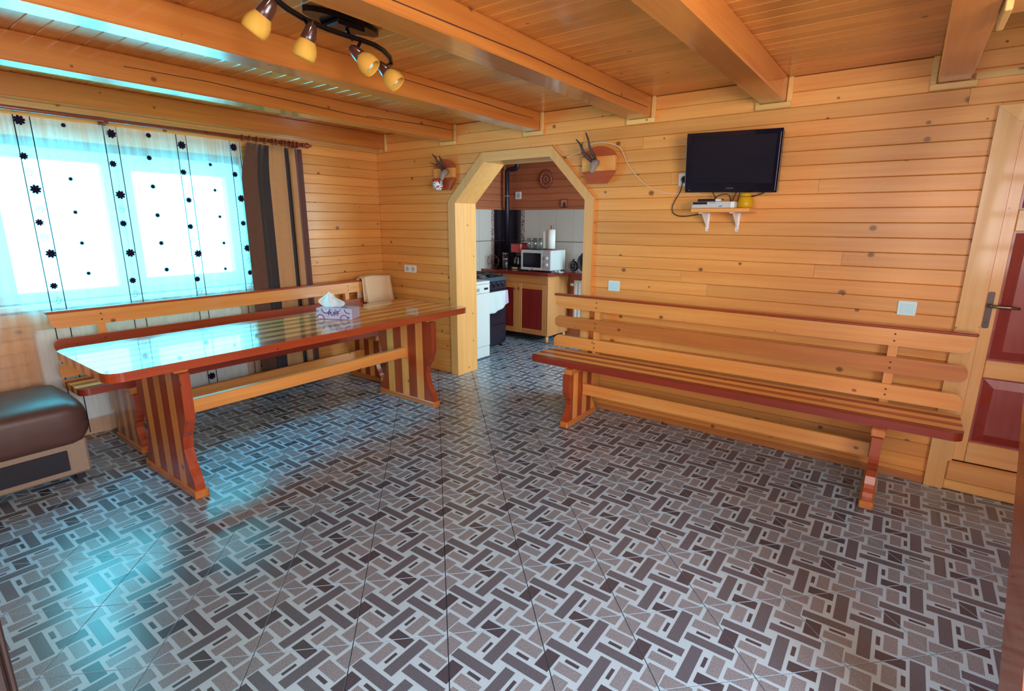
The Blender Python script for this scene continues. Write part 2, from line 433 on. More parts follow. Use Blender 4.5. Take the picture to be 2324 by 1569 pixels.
# boards above the door, up the stairwell
zz = 2.04
k = 0
plank('plank', wall_back, FB, [(1.42, 1.999), (2.6, 1.999), (2.6, 2.04), (1.42, 2.04)], pm)
while zz < 3.15:
    hgt = P if not (2.18 <= zz < 2.2) else .155
    plank('plank', wall_back, FB, [(1.29, zz), (2.6, zz), (2.6, zz + hgt), (1.29, zz + hgt)], pm); zz += hgt; k += 1
for (z0, z1) in rows:
    if z0 < 2.0: plank('plank', wall_back, FB, [(2.40, z0), (2.6, z0), (2.6, min(z1, 2.005)), (2.40, min(z1, 2.005))], pm)
struct('baseboard_back', MB().box(-.80, 1.405, -.016, 0, 0, .026).box(-.80, 1.405, -.010, 0, .026, .038), wood('baseboard_wood', (.60, .25, .07), (.45, .15, .04), KNOT, 0, .4, .3))

# arch casing and lining
trim1 = None
def ring(inner, outer, y0, y1, name, mat_axis, parent):
    for k in range(len(inner) - 1):
        ax = 2 if abs(inner[k][0] - inner[k + 1][0]) < .01 else 0
        obj(name, MB().prism([inner[k], inner[k + 1], outer[k + 1], outer[k]], XZ, y0, y1), vp_frame[ax], parent)
vp_frame = {0: wood('casing_0', (.84, .46, .16), (.70, .32, .08), KNOT, 0, .38, .4, .15, .08, .045), 2: wood('casing_2', (.84, .46, .16), (.70, .32, .08), KNOT, 2, .38, .4, .15, .08, .045)}
inner = [(-2.190, 0), (-2.190, 1.625), (-1.850, 1.957), (-1.186, 1.957), (-.862, 1.625), (-.862, 0)]
outer = [(-2.277, 0), (-2.277, 1.643), (-1.872, 2.034), (-1.166, 2.034), (-.787, 1.643), (-.787, 0)]
lin_o = [(-2.204, 0), (-2.204, 1.631), (-1.856, 1.966), (-1.181, 1.966), (-.846, 1.631), (-.846, 0)]
trim1 = struct('trim_1', MB().prism([inner[2], inner[3], outer[3], outer[2]], XZ, -.026, -.0005), vp_frame[0])
for (a, b) in ((0, 1), (1, 2), (3, 4), (4, 5)):
    obj('casing_board', MB().prism([inner[a], inner[b], outer[b], outer[a]], XZ, -.026, -.0005), vp_frame[2], trim1)
for k in range(5):
    obj('lining_board', MB().prism([inner[k], inner[k + 1], lin_o[k + 1], lin_o[k]], XZ, -.0004, .262), vp_frame[0 if k == 2 else 2], trim1)

# ---------------------------------------------------------------- window wall
WIN = (-3.02, -1.40, .94, 1.90)     # opening y0,y1,z0,z1
FL = lambda u, w, d: (WX + d, u, w)
wl = MB()
wl.box(-3.52, WX - .016, RY, WIN[0], 0, 2.45).box(-3.52, WX - .016, WIN[1], KY1 + .15, 0, 2.45)
wl.box(-3.52, WX - .016, WIN[0], WIN[1], 0, WIN[2]).box(-3.52, WX - .016, WIN[0], WIN[1], WIN[3], 2.45)
wall_left = struct('wall_left', wl, WB_DARK)
pl = pine(1, 0)
for (z0, z1) in rows:
    if z1 <= WIN[2] or z0 >= WIN[3]: iv = [(-4.4, 0)]
    else: iv = [(-4.4, WIN[0]), (WIN[1], 0)]
    for (u0, u1) in iv:
        for (s0, s1) in seg_split(u0, u1): plank('plank', wall_left, FL, [(s0, z0), (s1, z0), (s1, z1), (s0, z1)], pl)
obj('rear_boards', MB().box(WX - .016, WX, RY, -4.4, 0, CEIL), pl, wall_left)

# ---------------------------------------------------------------- other walls of the room (behind the camera)
wr = MB().box(RX, RX + .2, RY - .2, -4.2, 0, 3.2).box(RX, RX + .2, -2.4, .26, 0, 3.2).box(RX, RX + .2, -4.2, -2.4, 0, .9).box(RX, RX + .2, -4.2, -2.4, 2.1, 3.2)
struct('wall_right', wr, pine(1, 0))
rw = MB(); RW = (.2, 2.4, .9, 2.2)
rw.box(-3.5, RW[0], RY - .2, RY, 0, 2.45).box(RW[1], RX + .2, RY - .2, RY, 0, 2.45).box(RW[0], RW[1], RY - .2, RY, 0, RW[2]).box(RW[0], RW[1], RY - .2, RY, RW[3], 2.45)
struct('wall_rear', rw, pine(0, 1))

# ---------------------------------------------------------------- kitchen shell
TOPT = 1.615
wkb = struct('wall_far', MB().box(-3.5, KX1 + .2, KY1 + .016, KY1 + .2, 0, 2.45), WB_DARK)
wkr = MB().box(KX1, KX1 + .2, .26, .45, 0, 2.45).box(KX1, KX1 + .2, 1.95, KY1 + .016, 0, 2.45).box(KX1, KX1 + .2, .45, 1.95, 0, .85).box(KX1, KX1 + .2, .45, 1.95, 2.05, 2.45)
struct('wall_side', wkr, plain('kitchen_plaster', (.6, .5, .4), .8))
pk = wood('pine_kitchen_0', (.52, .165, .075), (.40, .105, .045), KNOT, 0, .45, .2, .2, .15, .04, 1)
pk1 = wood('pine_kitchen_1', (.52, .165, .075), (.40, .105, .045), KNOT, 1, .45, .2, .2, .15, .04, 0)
FKB = lambda u, w, d: (u, KY1 - d, w)
zz = TOPT + .003
obj('border_moulding', MB().box(WX, -.6, KY1 - .012, KY1 + .01, TOPT, TOPT + .028), pk, wkb)
obj('border_moulding', MB().box(WX - .01, WX + .012, .262, KY1 - .013, TOPT, TOPT + .028), pk1, wall_left)
zz = TOPT + .029
while zz < CEIL - .02:
    z1 = min(zz + P, CEIL - .001)
    plank('plank', wkb, FKB, [(WX, zz), (-.3, zz), (-.3, z1), (WX, z1)], pk)
    plank('plank', wall_left, FL, [(.262, zz), (KY1, zz), (KY1, z1), (.262, z1)], pk1); zz = z1
obj('plain_boards', MB().box(-.3, KX1, KY1, KY1 + .016, 0, CEIL), pk, wkb)
TILE_W = plain('wall_tile_cream', (.60, .555, .52), .22, noise=.08, nscale=60)
TILE_D = plain('wall_tile_dark', (.018, .012, .022), .22)
def decor():
    m, nt, out = _new('wall_tile_decor'); p = _pr(nt, out, (.6, .5, .4), .3)
    tc = nt.nodes.new('ShaderNodeTexCoord'); n = nt.nodes.new('ShaderNodeTexNoise'); n.inputs['Scale'].default_value = 34; n.inputs['Distortion'].default_value = 2.5; n.inputs['Detail'].default_value = 1
    r = nt.nodes.new('ShaderNodeValToRGB'); r.color_ramp.elements[0].position = .49; r.color_ramp.elements[1].position = .53
    r.color_ramp.elements[0].color = (.10, .05, .06, 1); r.color_ramp.elements[1].color = (.62, .50, .44, 1)
    nt.links.new(tc.outputs['Object'], n.inputs['Vector']); nt.links.new(n.outputs[0], r.inputs[0]); nt.links.new(r.outputs[0], p.inputs['Base Color']); return m
TILE_P = decor()
def wtile(parent, fn, u0, u1, w0, w1, mat):
    g = .0012; q = [(u0 + g, w0 + g), (u1 - g, w0 + g), (u1 - g, w1 - g), (u0 + g, w1 - g)]
    obj('wall_tile', MB().prism(q, fn, -.012, -.002), mat, parent)
zr = [(TOPT - .395, TOPT), (TOPT - .795, TOPT - .4)]
for (w0, w1) in zr:
    u = WX
    for wdt, m_ in [(.25, TILE_D), (.06, TILE_P)] + [(.247, TILE_W)] * 6:
        wtile(wkb, FKB, u, u + wdt, w0, w1, m_); u += wdt
    v_ = KY1
    for wdt, m_ in [(.25, TILE_D), (.06, TILE_P)] + [(.247, TILE_W)] * 5:
        wtile(wall_left, FL, v_ - wdt, v_, w0, w1, m_); v_ -= wdt
obj('lower_boards', MB().box(WX, -.3, KY1 + .002, KY1 + .016, 0, TOPT - .797), pk, wkb)
obj('lower_boards', MB().box(WX - .016, WX - .002, .262, KY1, 0, TOPT - .797), pk1, wall_left)

# ---------------------------------------------------------------- ceiling: boards over beams
cl = MB().box(-3.5, 1.28, RY - .2, KY1 + .2, CEIL + .012, 2.45).box(1.28, 2.9, RY - .2, -1.2, CEIL + .012, 2.45).box(1.28, 2.9, .262, KY1 + .2, CEIL + .012, 2.45)
cl.box(1.28, 2.9, -1.2, .262, 3.2, 3.3).box(1.18, 1.284, -1.2, .262, 2.45, 3.3).box(1.18, 2.9, -1.4, -1.2, 2.45, 3.3)
ceiling = struct('ceiling', cl, WB_DARK)
FC = lambda u, w, d: (u, w, CEIL - d)
pc = wood('pine_ceiling', (.76, .33, .07), (.60, .20, .034), KNOT, 0, .36, .45, .14, .2, .045, 2)
y = 0.0; PC = .088
while y > -3.8:
    for (s0, s1) in seg_split(WX, 1.285 if y > -1.15 else RX, .5):
        plank('ceiling_board', ceiling, FC, [(s0, y - PC), (s1, y - PC), (s1, y), (s0, y)], pc, th=.012)
    y -= PC
obj('rear_ceiling_boards', MB().box(WX, RX, RY, y, CEIL, CEIL + .012), pc, ceiling)
obj('kitchen_ceiling_boards', MB().box(WX, KX1, .262, KY1, CEIL, CEIL + .012), pk, ceiling)
BEAMS = [(-3.259, -3.125), (-2.338, -2.203), (-1.420, -1.283), (-.531, -.379), (.312, .453), (1.150, 1.285)]
BZ = 2.157
beam_o = []
for (b0, b1) in BEAMS:
    beam_o.append(obj('beam', MB().box(b0, b1, RY + .001, -.001, BZ, CEIL, 0, .006), beamwood(), ceiling))
obj('beam', MB().box(1.286, RX, -1.20, -1.03, BZ, CEIL, 0, .006), wood('pine_beam_x', (.66, .31, .072), (.48, .165, .028), KNOT, 0, .35, .75, .10, .10, .05), ceiling)
CRK = plain('crack_dark', (.07, .018, .006), .8)
def crack(x, pts):
    up = [(y, z + .0028 * math.sin(math.pi * (k + .3) / len(pts)) + .0008) for k, (y, z) in enumerate(pts)]; lo = [(y, z - .0022) for y, z in pts]
    mb = MB(); n = len(pts)
    mb.add([(x + .0006, y, z) for y, z in up] + [(x + .0006, y, z) for y, z in lo], [(k, k + 1, n + k + 1, n + k) for k in range(n - 1)]); return mb
for bi, pts in ((1, [(-2.48, 2.229), (-2.06, 2.236), (-1.62, 2.222), (-1.33, 2.215), (-1.08, 2.208), (-.81, 2.212)]), (1, [(-.95, 2.221), (-.63, 2.230), (-.38, 2.238), (-.02, 2.243)]), (2, [(-1.6, 2.250), (-1.12, 2.244), (-.69, 2.239), (-.40, 2.230), (-.11, 2.232)]), (3, [(-2.6, 2.193), (-2.28, 2.194), (-1.93, 2.199), (-1.47, 2.208), (-.95, 2.204), (-.61, 2.201), (-.08, 2.211)])):
    obj('crack', crack(BEAMS[bi][1], pts), CRK, beam_o[bi])
obj('stairwell_boards', MB().box(1.287, RX, -1.2, -1.18, CEIL, 3.2), pm, ceiling)
CT = wood('collar', (.84, .53,.17), (.72, .38, .11), KNOT, 0, .4, .4)
for i, (b0, b1) in enumerate(BEAMS):
    if i == 0:
        obj('beam_collar', MB().box(b1, b1 + .026, -.020, 0, BZ - .03, CEIL, 0, .004), CT, wall_back); continue
    obj('beam_collar', MB().box(b0 - .028, b1 + .028, -.022, 0, BZ - .034, BZ - .001, 0, .004), CT, wall_back)
    if i < 5: obj('beam_collar', MB().box(b1 + .001, b1 + .030, -.022, 0, BZ - .001, CEIL, 0, .004), CT, wall_back)
    obj('beam_collar', MB().box(b0 - .030, b0 - .001, -.022, 0, BZ - .001, CEIL, 0, .004), CT, wall_back)
obj('crossbeam_collar', MB().box(1.286, 1.306, -1.23, -1.0, BZ - .04, BZ, 0, .003), CT, ceiling)
struct('trim_2', MB().box(1.30, 2.6, -.022, 0, 2.155, 2.185), CT)
struct('trim_3', MB().box(WX, WX + .03, -4.4, -.001, 2.118, 2.156, 0, .006).box(WX + .03, WX + .045, -4.4, -.001, 2.138, 2.156), wood('crown', (.72, .38, .12), (.55, .22, .05), KNOT, 1, .4, .4))

# ---------------------------------------------------------------- window 1
PVC = plain('white_pvc', (.78, .80, .80), .3)
PANE = glassy('window_glass', (.96, .98, .98), .06)
fr = MB(); y0, y1, z0, z1 = WIN; xo, xi = -3.42, -3.33
fr.box(xo, xi, y0, y1, z0, z0 + .05).box(xo, xi, y0, y1, z1 - .05, z1).box(xo, xi, y0, y0 + .05, z0 + .05, z1 - .05).box(xo, xi, y1 - .05, y1, z0 + .05, z1 - .05).box(xo, xi, -2.27, -2.19, z0 + .05, z1 - .05)
window_1 = struct('window_1', fr, PVC)
for (a, b, c, d) in ((-2.97, -2.23, .985, 1.855), (-2.225, -1.45, .985, 1.855)):
    sash = MB(); w = .085 if a < -2.5 else .075; xa, xb = -3.385, -3.312
    ia, ib, ic, id_ = (-2.865, -2.315, 1.005, 1.835) if a < -2.5 else (-2.145, -1.50, 1.05, 1.80)
    sash.box(xa, xb, a, b, c, ic, 0, .006).box(xa, xb, a, b, id_, d, 0, .006).box(xa, xb, a, ia, ic, id_, 0, .006).box(xa, xb, ib, b, ic, id_, 0, .006)
    so = obj('sash', sash, PVC, window_1)
    obj('pane', MB().box(-3.352, -3.348, ia, ib, ic, id_), PANE, so)
obj('handle', MB().box(-3.312, -3.30, -2.285, -2.262, 1.40, 1.47, 0, .003).box(-3.30, -3.285, -2.284, -2.264, 1.36, 1.46, 0, .004), PVC, window_1)
obj('window_sill', MB().box(-3.33, -3.20, y0 - .03, y1 + .03, z0 - .035, z0 - .001, 0, .006), PVC, window_1)
obj('reveal', MB().box(-3.33, WX - .0005, y0, y0 + .012, z0, z1).box(-3.33, WX - .0005, y1 - .012, y1, z0, z1).box(-3.33, WX - .0005, y0 + .012, y1 - .012, z1 - .012, z1), PVC, window_1)
# window in the rear wall (behind the camera) and in the kitchen
WIND = {}
for (nm, mbx) in (('window_2', MB().box(RW[0], RW[0] + .06, RY - .12, RY - .06, RW[2], RW[3]).box(RW[1] - .06, RW[1], RY - .12, RY - .06, RW[2], RW[3]).box(RW[0], RW[1], RY - .12, RY - .06, RW[2], RW[2] + .06).box(RW[0], RW[1], RY - .12, RY - .06, RW[3] - .06, RW[3]).box(1.27, 1.33, RY - .12, RY - .06, RW[2], RW[3])),
                  ('window_3', MB().box(KX1 + .06, KX1 + .12, .45, .51, .85, 2.05).box(KX1 + .06, KX1 + .12, 1.89, 1.95, .85, 2.05).box(KX1 + .06, KX1 + .12, .45, 1.95, .85, .91).box(KX1 + .06, KX1 + .12, .45, 1.95, 1.99, 2.05))):
    WIND[nm] = struct(nm, mbx, PVC)
SKY_BLOCK = plain('sky_block', (.75, .72, .66), .8)  # unseen opaque panels, added to keep sky light out of these windows
WIND['window_4'] = struct('window_4', MB().box(RX + .06, RX + .12, -4.2, -4.14, .9, 2.1).box(RX + .06, RX + .12, -2.46, -2.4, .9, 2.1).box(RX + .06, RX + .12, -4.14, -2.46, .9, .96).box(RX + .06, RX + .12, -4.14, -2.46, 2.04, 2.1).box(RX + .06, RX + .12, -3.33, -3.27, .96, 2.04), PVC)
for nm, bx in (('window_2', (RW[0], RW[1], RY - .06, RY - .05, RW[2], RW[3])), ('window_3', (KX1 + .05, KX1 + .06, .45, 1.95, .85, 2.05)), ('window_4', (RX + .05, RX + .06, -4.2, -2.4, .9, 2.1))):
    obj('sky_blocker', MB().box(*bx), SKY_BLOCK, WIND[nm])

# ---------------------------------------------------------------- door 1
DC = wood('door_casing', (.84, .50, .17), (.70, .34, .09), KNOT, 2, .32, .7, .1, .08, .04)
DCX = wood('door_casing_x', (.84, .50, .17), (.70, .34, .09), KNOT, 0, .32, .7, .1, .08, .04)
cas = MB().prism([(1.409, 0), (1.494, 0), (1.494, 1.945), (1.409, 2.02)], XZ, -.028, -.0005)
door_1 = struct('door_1', cas, DC)
obj('casing_board', MB().prism([(2.40, 0), (2.315, 0), (2.315, 1.945), (2.40, 2.02)], XZ, -.028, -.0005), DC, door_1)
obj('casing_board', MB().prism([(1.409, 2.0205), (1.494, 1.9455), (2.315, 1.9455), (2.40, 2.0205)], XZ, -.028, -.0005), DCX, door_1)
obj('jamb', MB().box(1.494, 1.512, -.010, .25, 0, 1.962).box(2.297, 2.315, -.010, .25, 0, 1.962).box(1.512, 2.297, -.010, .25, 1.945, 1.962), DC, door_1)
obj('leak_blocker', MB().box(1.47, 2.34, .10, .24, 0, 1.98), WB_DARK, door_1)  # unseen slab, added to stop sky light leaking in under the door
obj('threshold', MB().box(1.4945, 2.3145, -.020, .03, 0, .058, 0, .005), DCX, door_1)
obj('kick_board', MB().box(1.4965, 2.3125, -.030, .012, .060, .168, 0, .007), wood('door_kick', (.74, .40, .13), (.58, .25, .06), KNOT, 0, .35, .5), door_1)
DY0, DY1 = .014, .055
leaf = MB().box(1.513, 1.565, DY0, DY1, .17, 1.94, 0, .003)
lf = obj('door_leaf', leaf, DC, door_1)
obj('stile', MB().box(2.19, 2.296, DY0, DY1, .17, 1.94, 0, .003), DC, lf)
for (a, b) in ((.17, .288), (.66, .754), (1.425, 1.528), (1.84, 1.94)):
    obj('rail', MB().box(1.566, 2.189, DY0, DY1, a, b, 0, .003), DCX, lf)
DRED = wood('door_red', (.34, .035, .022), (.22, .016, .012), REDK, 2, .3, .7, .08, .06, .02)
for (a, b) in ((.288, .66), (.754, 1.425), (1.528, 1.84)):
    mbp = MB().box(1.566, 2.189, DY0 + .016, DY1 - .006, a, b)
    # raised field with sloping sides
    o4 = [(1.576, a + .01), (2.179, a + .01), (2.179, b - .01), (1.576, b - .01)]; i4 = [(1.62, a + .055), (2.135, a + .055), (2.135, b - .055), (1.62, b - .055)]
    mbp.add([(u, DY0 + .0155, w) for u, w in o4] + [(u, DY0 + .003, w) for u, w in i4], [(0, 1, 5, 4), (1, 2, 6, 5), (2, 3, 7, 6), (3, 0, 4, 7), (4, 5, 6, 7)])
    obj('panel', mbp, DRED, lf)
BRZ = plain('dark_bronze', (.085, .060, .055), .35, .7)
hp = obj('handle_plate', MB().prism(rrect(1.519, 1.546, .925, 1.117, .008), XZ, DY0 - .006, DY0 - .0002), BRZ, lf)
obj('lever', MB().tube([(1.532, DY0 - .006, 1.047), (1.532, DY0 - .045, 1.047), (1.545, DY0 - .052, 1.047), (1.60, DY0 - .052, 1.046), (1.645, DY0 - .05, 1.044)], [.009, .009, .009, .008, .007], 10), plain('lever_metal', (.30, .24,.17), .25, .9), hp)
obj('keyhole', MB().lathe([(.005, 0), (.005, .001)], (1.532, DY0 - .0062, .955), (0, -1, 0), 10), BLACKP, hp)

# ================================================================== FURNITURE
def strips(widths, total):
    s = sum(widths); return [w * total / s for w in widths]
LEGPROF = [(0.0, .0), (.0, .03), (.018, .10), (.055, .22), (.075, .33), (.066, .43), (.030, .53), (.006, .62), (.0, .70), (.0, 1.0)]
def prof(t):
    for (d0, a), (d1, b) in zip(LEGPROF[:], LEGPROF[1:]):
        if a <= t <= b:
            k = (t - a) / (b - a) if b > a else 0; k = k * k * (3 - 2 * k); return d0 + (d1 - d0) * k
    return 0
def leg_strip(mb, u0, u1, h0, h1, half, scale, fn, d0, d1):
    """one board of a waisted end panel: outline between u0,u1 cut by the waisted silhouette"""
    n = 18; L_ = []; R_ = []
    for i in range(n + 1):
        t = i / n; hw = half - prof(t) * scale; w = h0 + (h1 - h0) * t
        L_.append((max(u0, -hw), w)); R_.append((min(u1, hw), w))
    b = len(mb.v); fr = []; 
    for d in (d0, d1):
        for i in range(n + 1): mb.v.append(fn(L_[i][0], L_[i][1], d)); mb.v.append(fn(R_[i][0], R_[i][1], d))
    m = 2 * (n + 1)
    for i in range(n):
        for q in ((b + 2*i, b + 2*i+1, b + 2*i+3, b + 2*i+2), (b+m+2*i, b+m+2*i+2, b+m+2*i+3, b+m+2*i+1), (b+2*i, b+2*i+2, b+m+2*i+2, b+m+2*i), (b+2*i+1, b+m+2*i+1, b+m+2*i+3, b+2*i+3)):
            mb.f.append(q); mb.mi.append(0); mb.smooth.append(False)
    for q in ((b, b + m, b + m + 1, b + 1), (b + 2*n, b + 2*n + 1, b + m + 2*n + 1, b + m + 2*n)):
        mb.f.append(q); mb.mi.append(0); mb.smooth.append(False)
    return mb
def end_panel(root, at_, span0, span1, top, along, th=.045, foot=.045, ws=(1, .75, .9, .75, .9, .75, 1), order='RPRPRPR', name='leg'):
    """waisted striped end panel; 'along' is the axis that the panel spans ('x' or 'y'); at_ its centre on the other axis (local space)"""
    c = (span0 + span1) / 2; half = (span1 - span0) / 2 - .015
    fn = (lambda u, w, d: (c + u, at_ + d, w)) if along == 'x' else (lambda u, w, d: (at_ + d, c + u, w))
    mb = MB(); h = half + .015
    if along == 'x':
        mb.box(c - h, c + h, at_ - th * .72, at_ + th * .72, 0.0005, foot, 0, .006); cb = MB().box(c - half * .9, c + half * .9, at_ - th * .7, at_ + th * .7, top - .04, top, 0, .004)
    else:
        mb.box(at_ - th * .72, at_ + th * .72, c - h, c + h, 0.0005, foot, 0, .006); cb = MB().box(at_ - th * .7, at_ + th * .7, c - half * .9, c + half * .9, top - .04, top, 0, .004)
    leg = obj(name, mb, vorange(0 if along == 'x' else 1), root, local=True)
    obj('cleat', cb, vorange(0 if along == 'x' else 1), leg, local=True)
    u = -half; W = strips(ws, 2 * half)
    for k, w in enumerate(W):
        m = {'R': vred(2), 'P': vpine(2), 'O': vorange(2)}[order[k]]
        obj('leg_board', leg_strip(MB(), u + .0004, u + w - .0004, foot, top - .04, half, half / .30, fn, -th / 2, th / 2), m, leg, local=True); u += w
    return leg

# ---------------------------------------------------------------- dining table
TX0, TX1, TY0, TY1, TZ = -2.455, -1.660, -2.925, -.455, .782
table = thing('dining_table', 'long glossy dining table with red and pale striped top beside the window', 'table', ((TX0 + TX1) / 2, (TY0 + TY1) / 2, 0))
hx, hy = (TX1 - TX0) / 2, (TY1 - TY0) / 2
outl = rrect(-hx, hx, -hy, hy, .07, 7)
GRED = wood('table_red', REDP, REDD, REDK, 1, .28, 1.0, .03, .14, .03)
GPALE = wood('table_pale', (.84, .42, .13), (.68, .26, .055), KNOT, 1, .28, 1.0, .03, .14, .045)
W = strips((1.25, .8, .6, .9, .6, .8, .7, .9, .6, .8, 1.1), 2 * hx); u = -hx
for k, w in enumerate(W):
    poly = clip(clip(outl, -1, 0, -(u + .0002)), 1, 0, u + w - .0002)
    mb = MB().prism(poly, XY, TZ - .046, TZ - .004)
    mb.prism([(a * (1 - .0) , b) for a, b in poly], XY, TZ - .004, TZ)
    obj('top_board', mb, GRED if k % 2 == 0 else GPALE, table, local=True); u += w
for yy in (-2.58, -.79):
    end_panel(table, yy - table.location.y, -.335, .335, TZ - .046, 'x', th=.05)
obj('stretcher', MB().box(-.022, .022, -2.58 - table.location.y + .026, -.79 - table.location.y - .026, .375, .455, 0, .004), vpine(1), table, local=True)

# ---------------------------------------------------------------- benches (local x along the length, front towards -y, y=0 at the wall)
SEATP_LIT = wood('seat_pale_lit', (.93, .56, .20), (.80, .40, .10), KNOT, 0, .42, .25, .15, .06, .045); SEATR = wood('seat_red', (.30, .030, .010), (.20, .016, .007), REDK, 0, .42, .25, .15, .06, .02); SEATO = wood('seat_orange', (.50, .13, .03), (.36, .07, .016), REDK, 0, .42, .25, .15, .06, .03)  # light the seat tops lack is put into the pale colour, reds deepened
def bench(name, label, loc, rotz, L0, L1, feet, mid):
    root = thing(name, label, 'bench', loc, rotz, 'striped pine benches with slatted backs')
    ZS = .476; W = strips((1.1, 1.0, .95, 1.0, .9, .8), .335); y = -.475
    ol = rrect(L0 + .0, L1 - .0, -.475, -.140, .05, 6, (1, 1, 0, 0))
    for k, w in enumerate(W):
        poly = clip(clip(ol, 0, -1, -(y + .0002)), 0, 1, y + w - .0002)
        obj('seat_board', MB().prism(poly, XY, ZS - .042, ZS), SEATR if k in (0, 4) else (SEATO if k == 2 else SEATP_LIT), root, local=True); y += w
    for fx in feet:
        end_panel(root, fx, -.555, -.105, ZS - .043, 'y', th=.045, ws=(1, .9, .9, .9, .9, .9), order='RPRPRP')
    obj('stretcher', MB().box(feet[0] + .024, feet[1] - .024, -.335, -.305, .205, .29, 0, .004), vpine(0), root, local=True)
    # leaning posts and rails
    yb = lambda z_: -.118 + (z_ - .5) * .05
    for fx in feet:
        mb = MB(); q = [(fx - .022, .2), (fx + .022, .2), (fx + .022, .895), (fx - .022, .895)]
        mb.prism([(yb(.2) + .014, .2), (yb(.2) + .050, .2), (yb(.895) + .050, .895), (yb(.895) + .014, .895)], YZ, fx - .022, fx + .022)
        obj('back_post', mb, vpine(2), root, local=True)
    for (z0, z1, cs, m, r) in ((.492, .580, (0, 0, 1, 1), vpine(0), .042), (.646, .735, (1, 1, 1, 1), mid, .040), (.800, .894, (1, 1, 0, 0), vpine(0), .048)):
        poly = rrect(L0, L1, z0, z1, r, 6, cs)
        fn = lambda u, w, d: (u, yb(w) + d, w)
        rl = obj('back_rail', MB().prism(poly, fn, -.012, .0135), m, root, local=True)
        if z0 < .9:
            for fx in feet:
                for zz in (z0 + .028, z1 - .028):
                    obj('screw', MB().lathe([(.0055, 0), (.0055, .0012)], (fx, yb(zz) - .012, zz), (0, -1, 0), 8), plain('screw_dark', (.09, .035, .015), .5), rl, local=True)
    obj('top_cap', MB().box(L0 - .012, L1 + .012, yb(.9) - .024, yb(.9) + .026, .8945, .910, 0, .004), vred(0), root, local=True)
    return root
bench('bench', 'long slatted bench with striped seat against the wall under the television', (.225, -.004, 0), 0, -1.265, 1.268, (-.905, .935), vorange(0))
bench('bench', 'long slatted bench with red middle rail behind the dining table by the window', (-3.150, -1.5, 0), R(90), -1.30, 1.30, (-1.035, .89), vred(0))

# cream cloth folded over the end of the window bench
ck = thing('folded_cloth', 'cream cloth folded over the backrest end of the window bench', 'cloth', (-3.03, -.30, .912))
CLOTH = plain('cream_cloth', (.80, .58, .36), .85, noise=.15, nscale=90)
def cloth_layer(y0, y1, off, zf, zb, skew):
    prof_ = [(-3.098 - off * .3, zb), (-3.095 - off * .3, .86), (-3.090 - off * .3, .914 + off), (-3.055, .926 + off), (-3.015 + off, .918 + off), (-3.010 + off, .86), (-3.008 + off * 1.3, .78), (-3.004 + off * 1.6, zf)]
    def fn(u, v):
        k = v * (len(prof_) - 1); i = min(int(k), len(prof_) - 2); t = k - i
        x = prof_[i][0] + (prof_[i + 1][0] - prof_[i][0]) * t; z = prof_[i][1] + (prof_[i + 1][1] - prof_[i][1]) * t
        y = y0 + (y1 - y0) * u + skew * max(0, (.9 - z)); return (x + .004 * math.sin(u * 9 + v * 3), y, z + .006 * math.sin(u * 5))
    return fn
for (y0, y1, off, zf, zb, sk) in ((-.470, -.145, .006, .70, .70, .02), (-.455, -.118, .013, .688, .72, .05), (-.448, -.122, .020, .676, .74, .06)):
    mb = MB().grid(cloth_layer(y0, y1, off, zf, zb, sk), 14, 28)
    lay = obj('layer', mb, CLOTH, ck)
    md = lay.modifiers.new('thickness', 'SOLIDIFY'); md.thickness = .005

# ---------------------------------------------------------------- tissue box
tb = thing('tissue_box', 'tissue box with blue swirls and white tissue on the dining table', 'tissue box', (-2.07, -1.41, TZ + .0008), R(27))
BW, BD, BH = .268, .125, .078
BOXM = plain('box_lilac', (.50, .48, .68), .45)
BLUE = plain('print_blue', (.03, .04, .25), .5); LILAC = plain('print_light', (.72, .70, .82), .5); TEAL = plain('print_teal', (.0, .16, .45), .5)
obj('carton', MB().box(-BW / 2, BW / 2, -BD / 2, BD / 2, 0, BH, 0, .003), BOXM, tb, local=True)
FT = lambda u, w, d: (u, -BD / 2 - d, w)
def swirl(cx_, cw, r, th, a0, a1, mat):
    n = 16; P_ = []
    for k in range(n + 1):
        a = R(a0 + (a1 - a0) * k / n); P_.append((cx_ + r * math.cos(a), cw + r * math.sin(a)))
    for k in range(n, -1, -1):
        a = R(a0 + (a1 - a0) * k / n); P_.append((cx_ + (r - th) * math.cos(a), cw + (r - th) * math.sin(a)))
    mb = MB(); m = n + 1
    v = [FT(u, w, .0006) for u, w in P_]; mb.add(v, [(k, k + 1, 2 * m - 2 - k, 2 * m - 1 - k) for k in range(n)])
    return obj('printed_swirl', mb, mat, tb, local=True)
swirl(-.105, .004, .030, .006, 0, 178, BLUE); swirl(-.105, .004, .018, .010, 0, 178, LILAC)
swirl(-.060, .074, .034, .006, 182, 358, BLUE); swirl(-.060, .074, .020, .008, 182, 358, LILAC)
swirl(.075, .004, .030, .005, 0, 178, BLUE); swirl(.110, .074, .032, .006, 182, 290, BLUE); swirl(.030, .076, .022, .004, 182, 358, BLUE); swirl(-.128, .068, .016, .004, 200, 340, BLUE)
obj('printed_square', MB().add([FT(u, w, .0006) for u, w in ((.104, .010), (.116, .010), (.116, .022), (.104, .022))], [(0, 1, 2, 3)]), TEAL, tb, local=True)
def text_mesh(body, size):
    cu = bpy.data.curves.new('lettering', 'FONT'); cu.body = body; cu.size = size; cu.extrude = .0003; cu.offset = size * .022; cu.align_x = 'CENTER'
    to = bpy.data.objects.new('lettering', cu); COL.objects.link(to)
    dg = bpy.context.evaluated_depsgraph_get(); me = bpy.data.meshes.new_from_object(to.evaluated_get(dg))
    bpy.data.objects.remove(to); return me
me = text_mesh('PUFF', .034); me.materials.clear(); me.materials.append(BLUE)
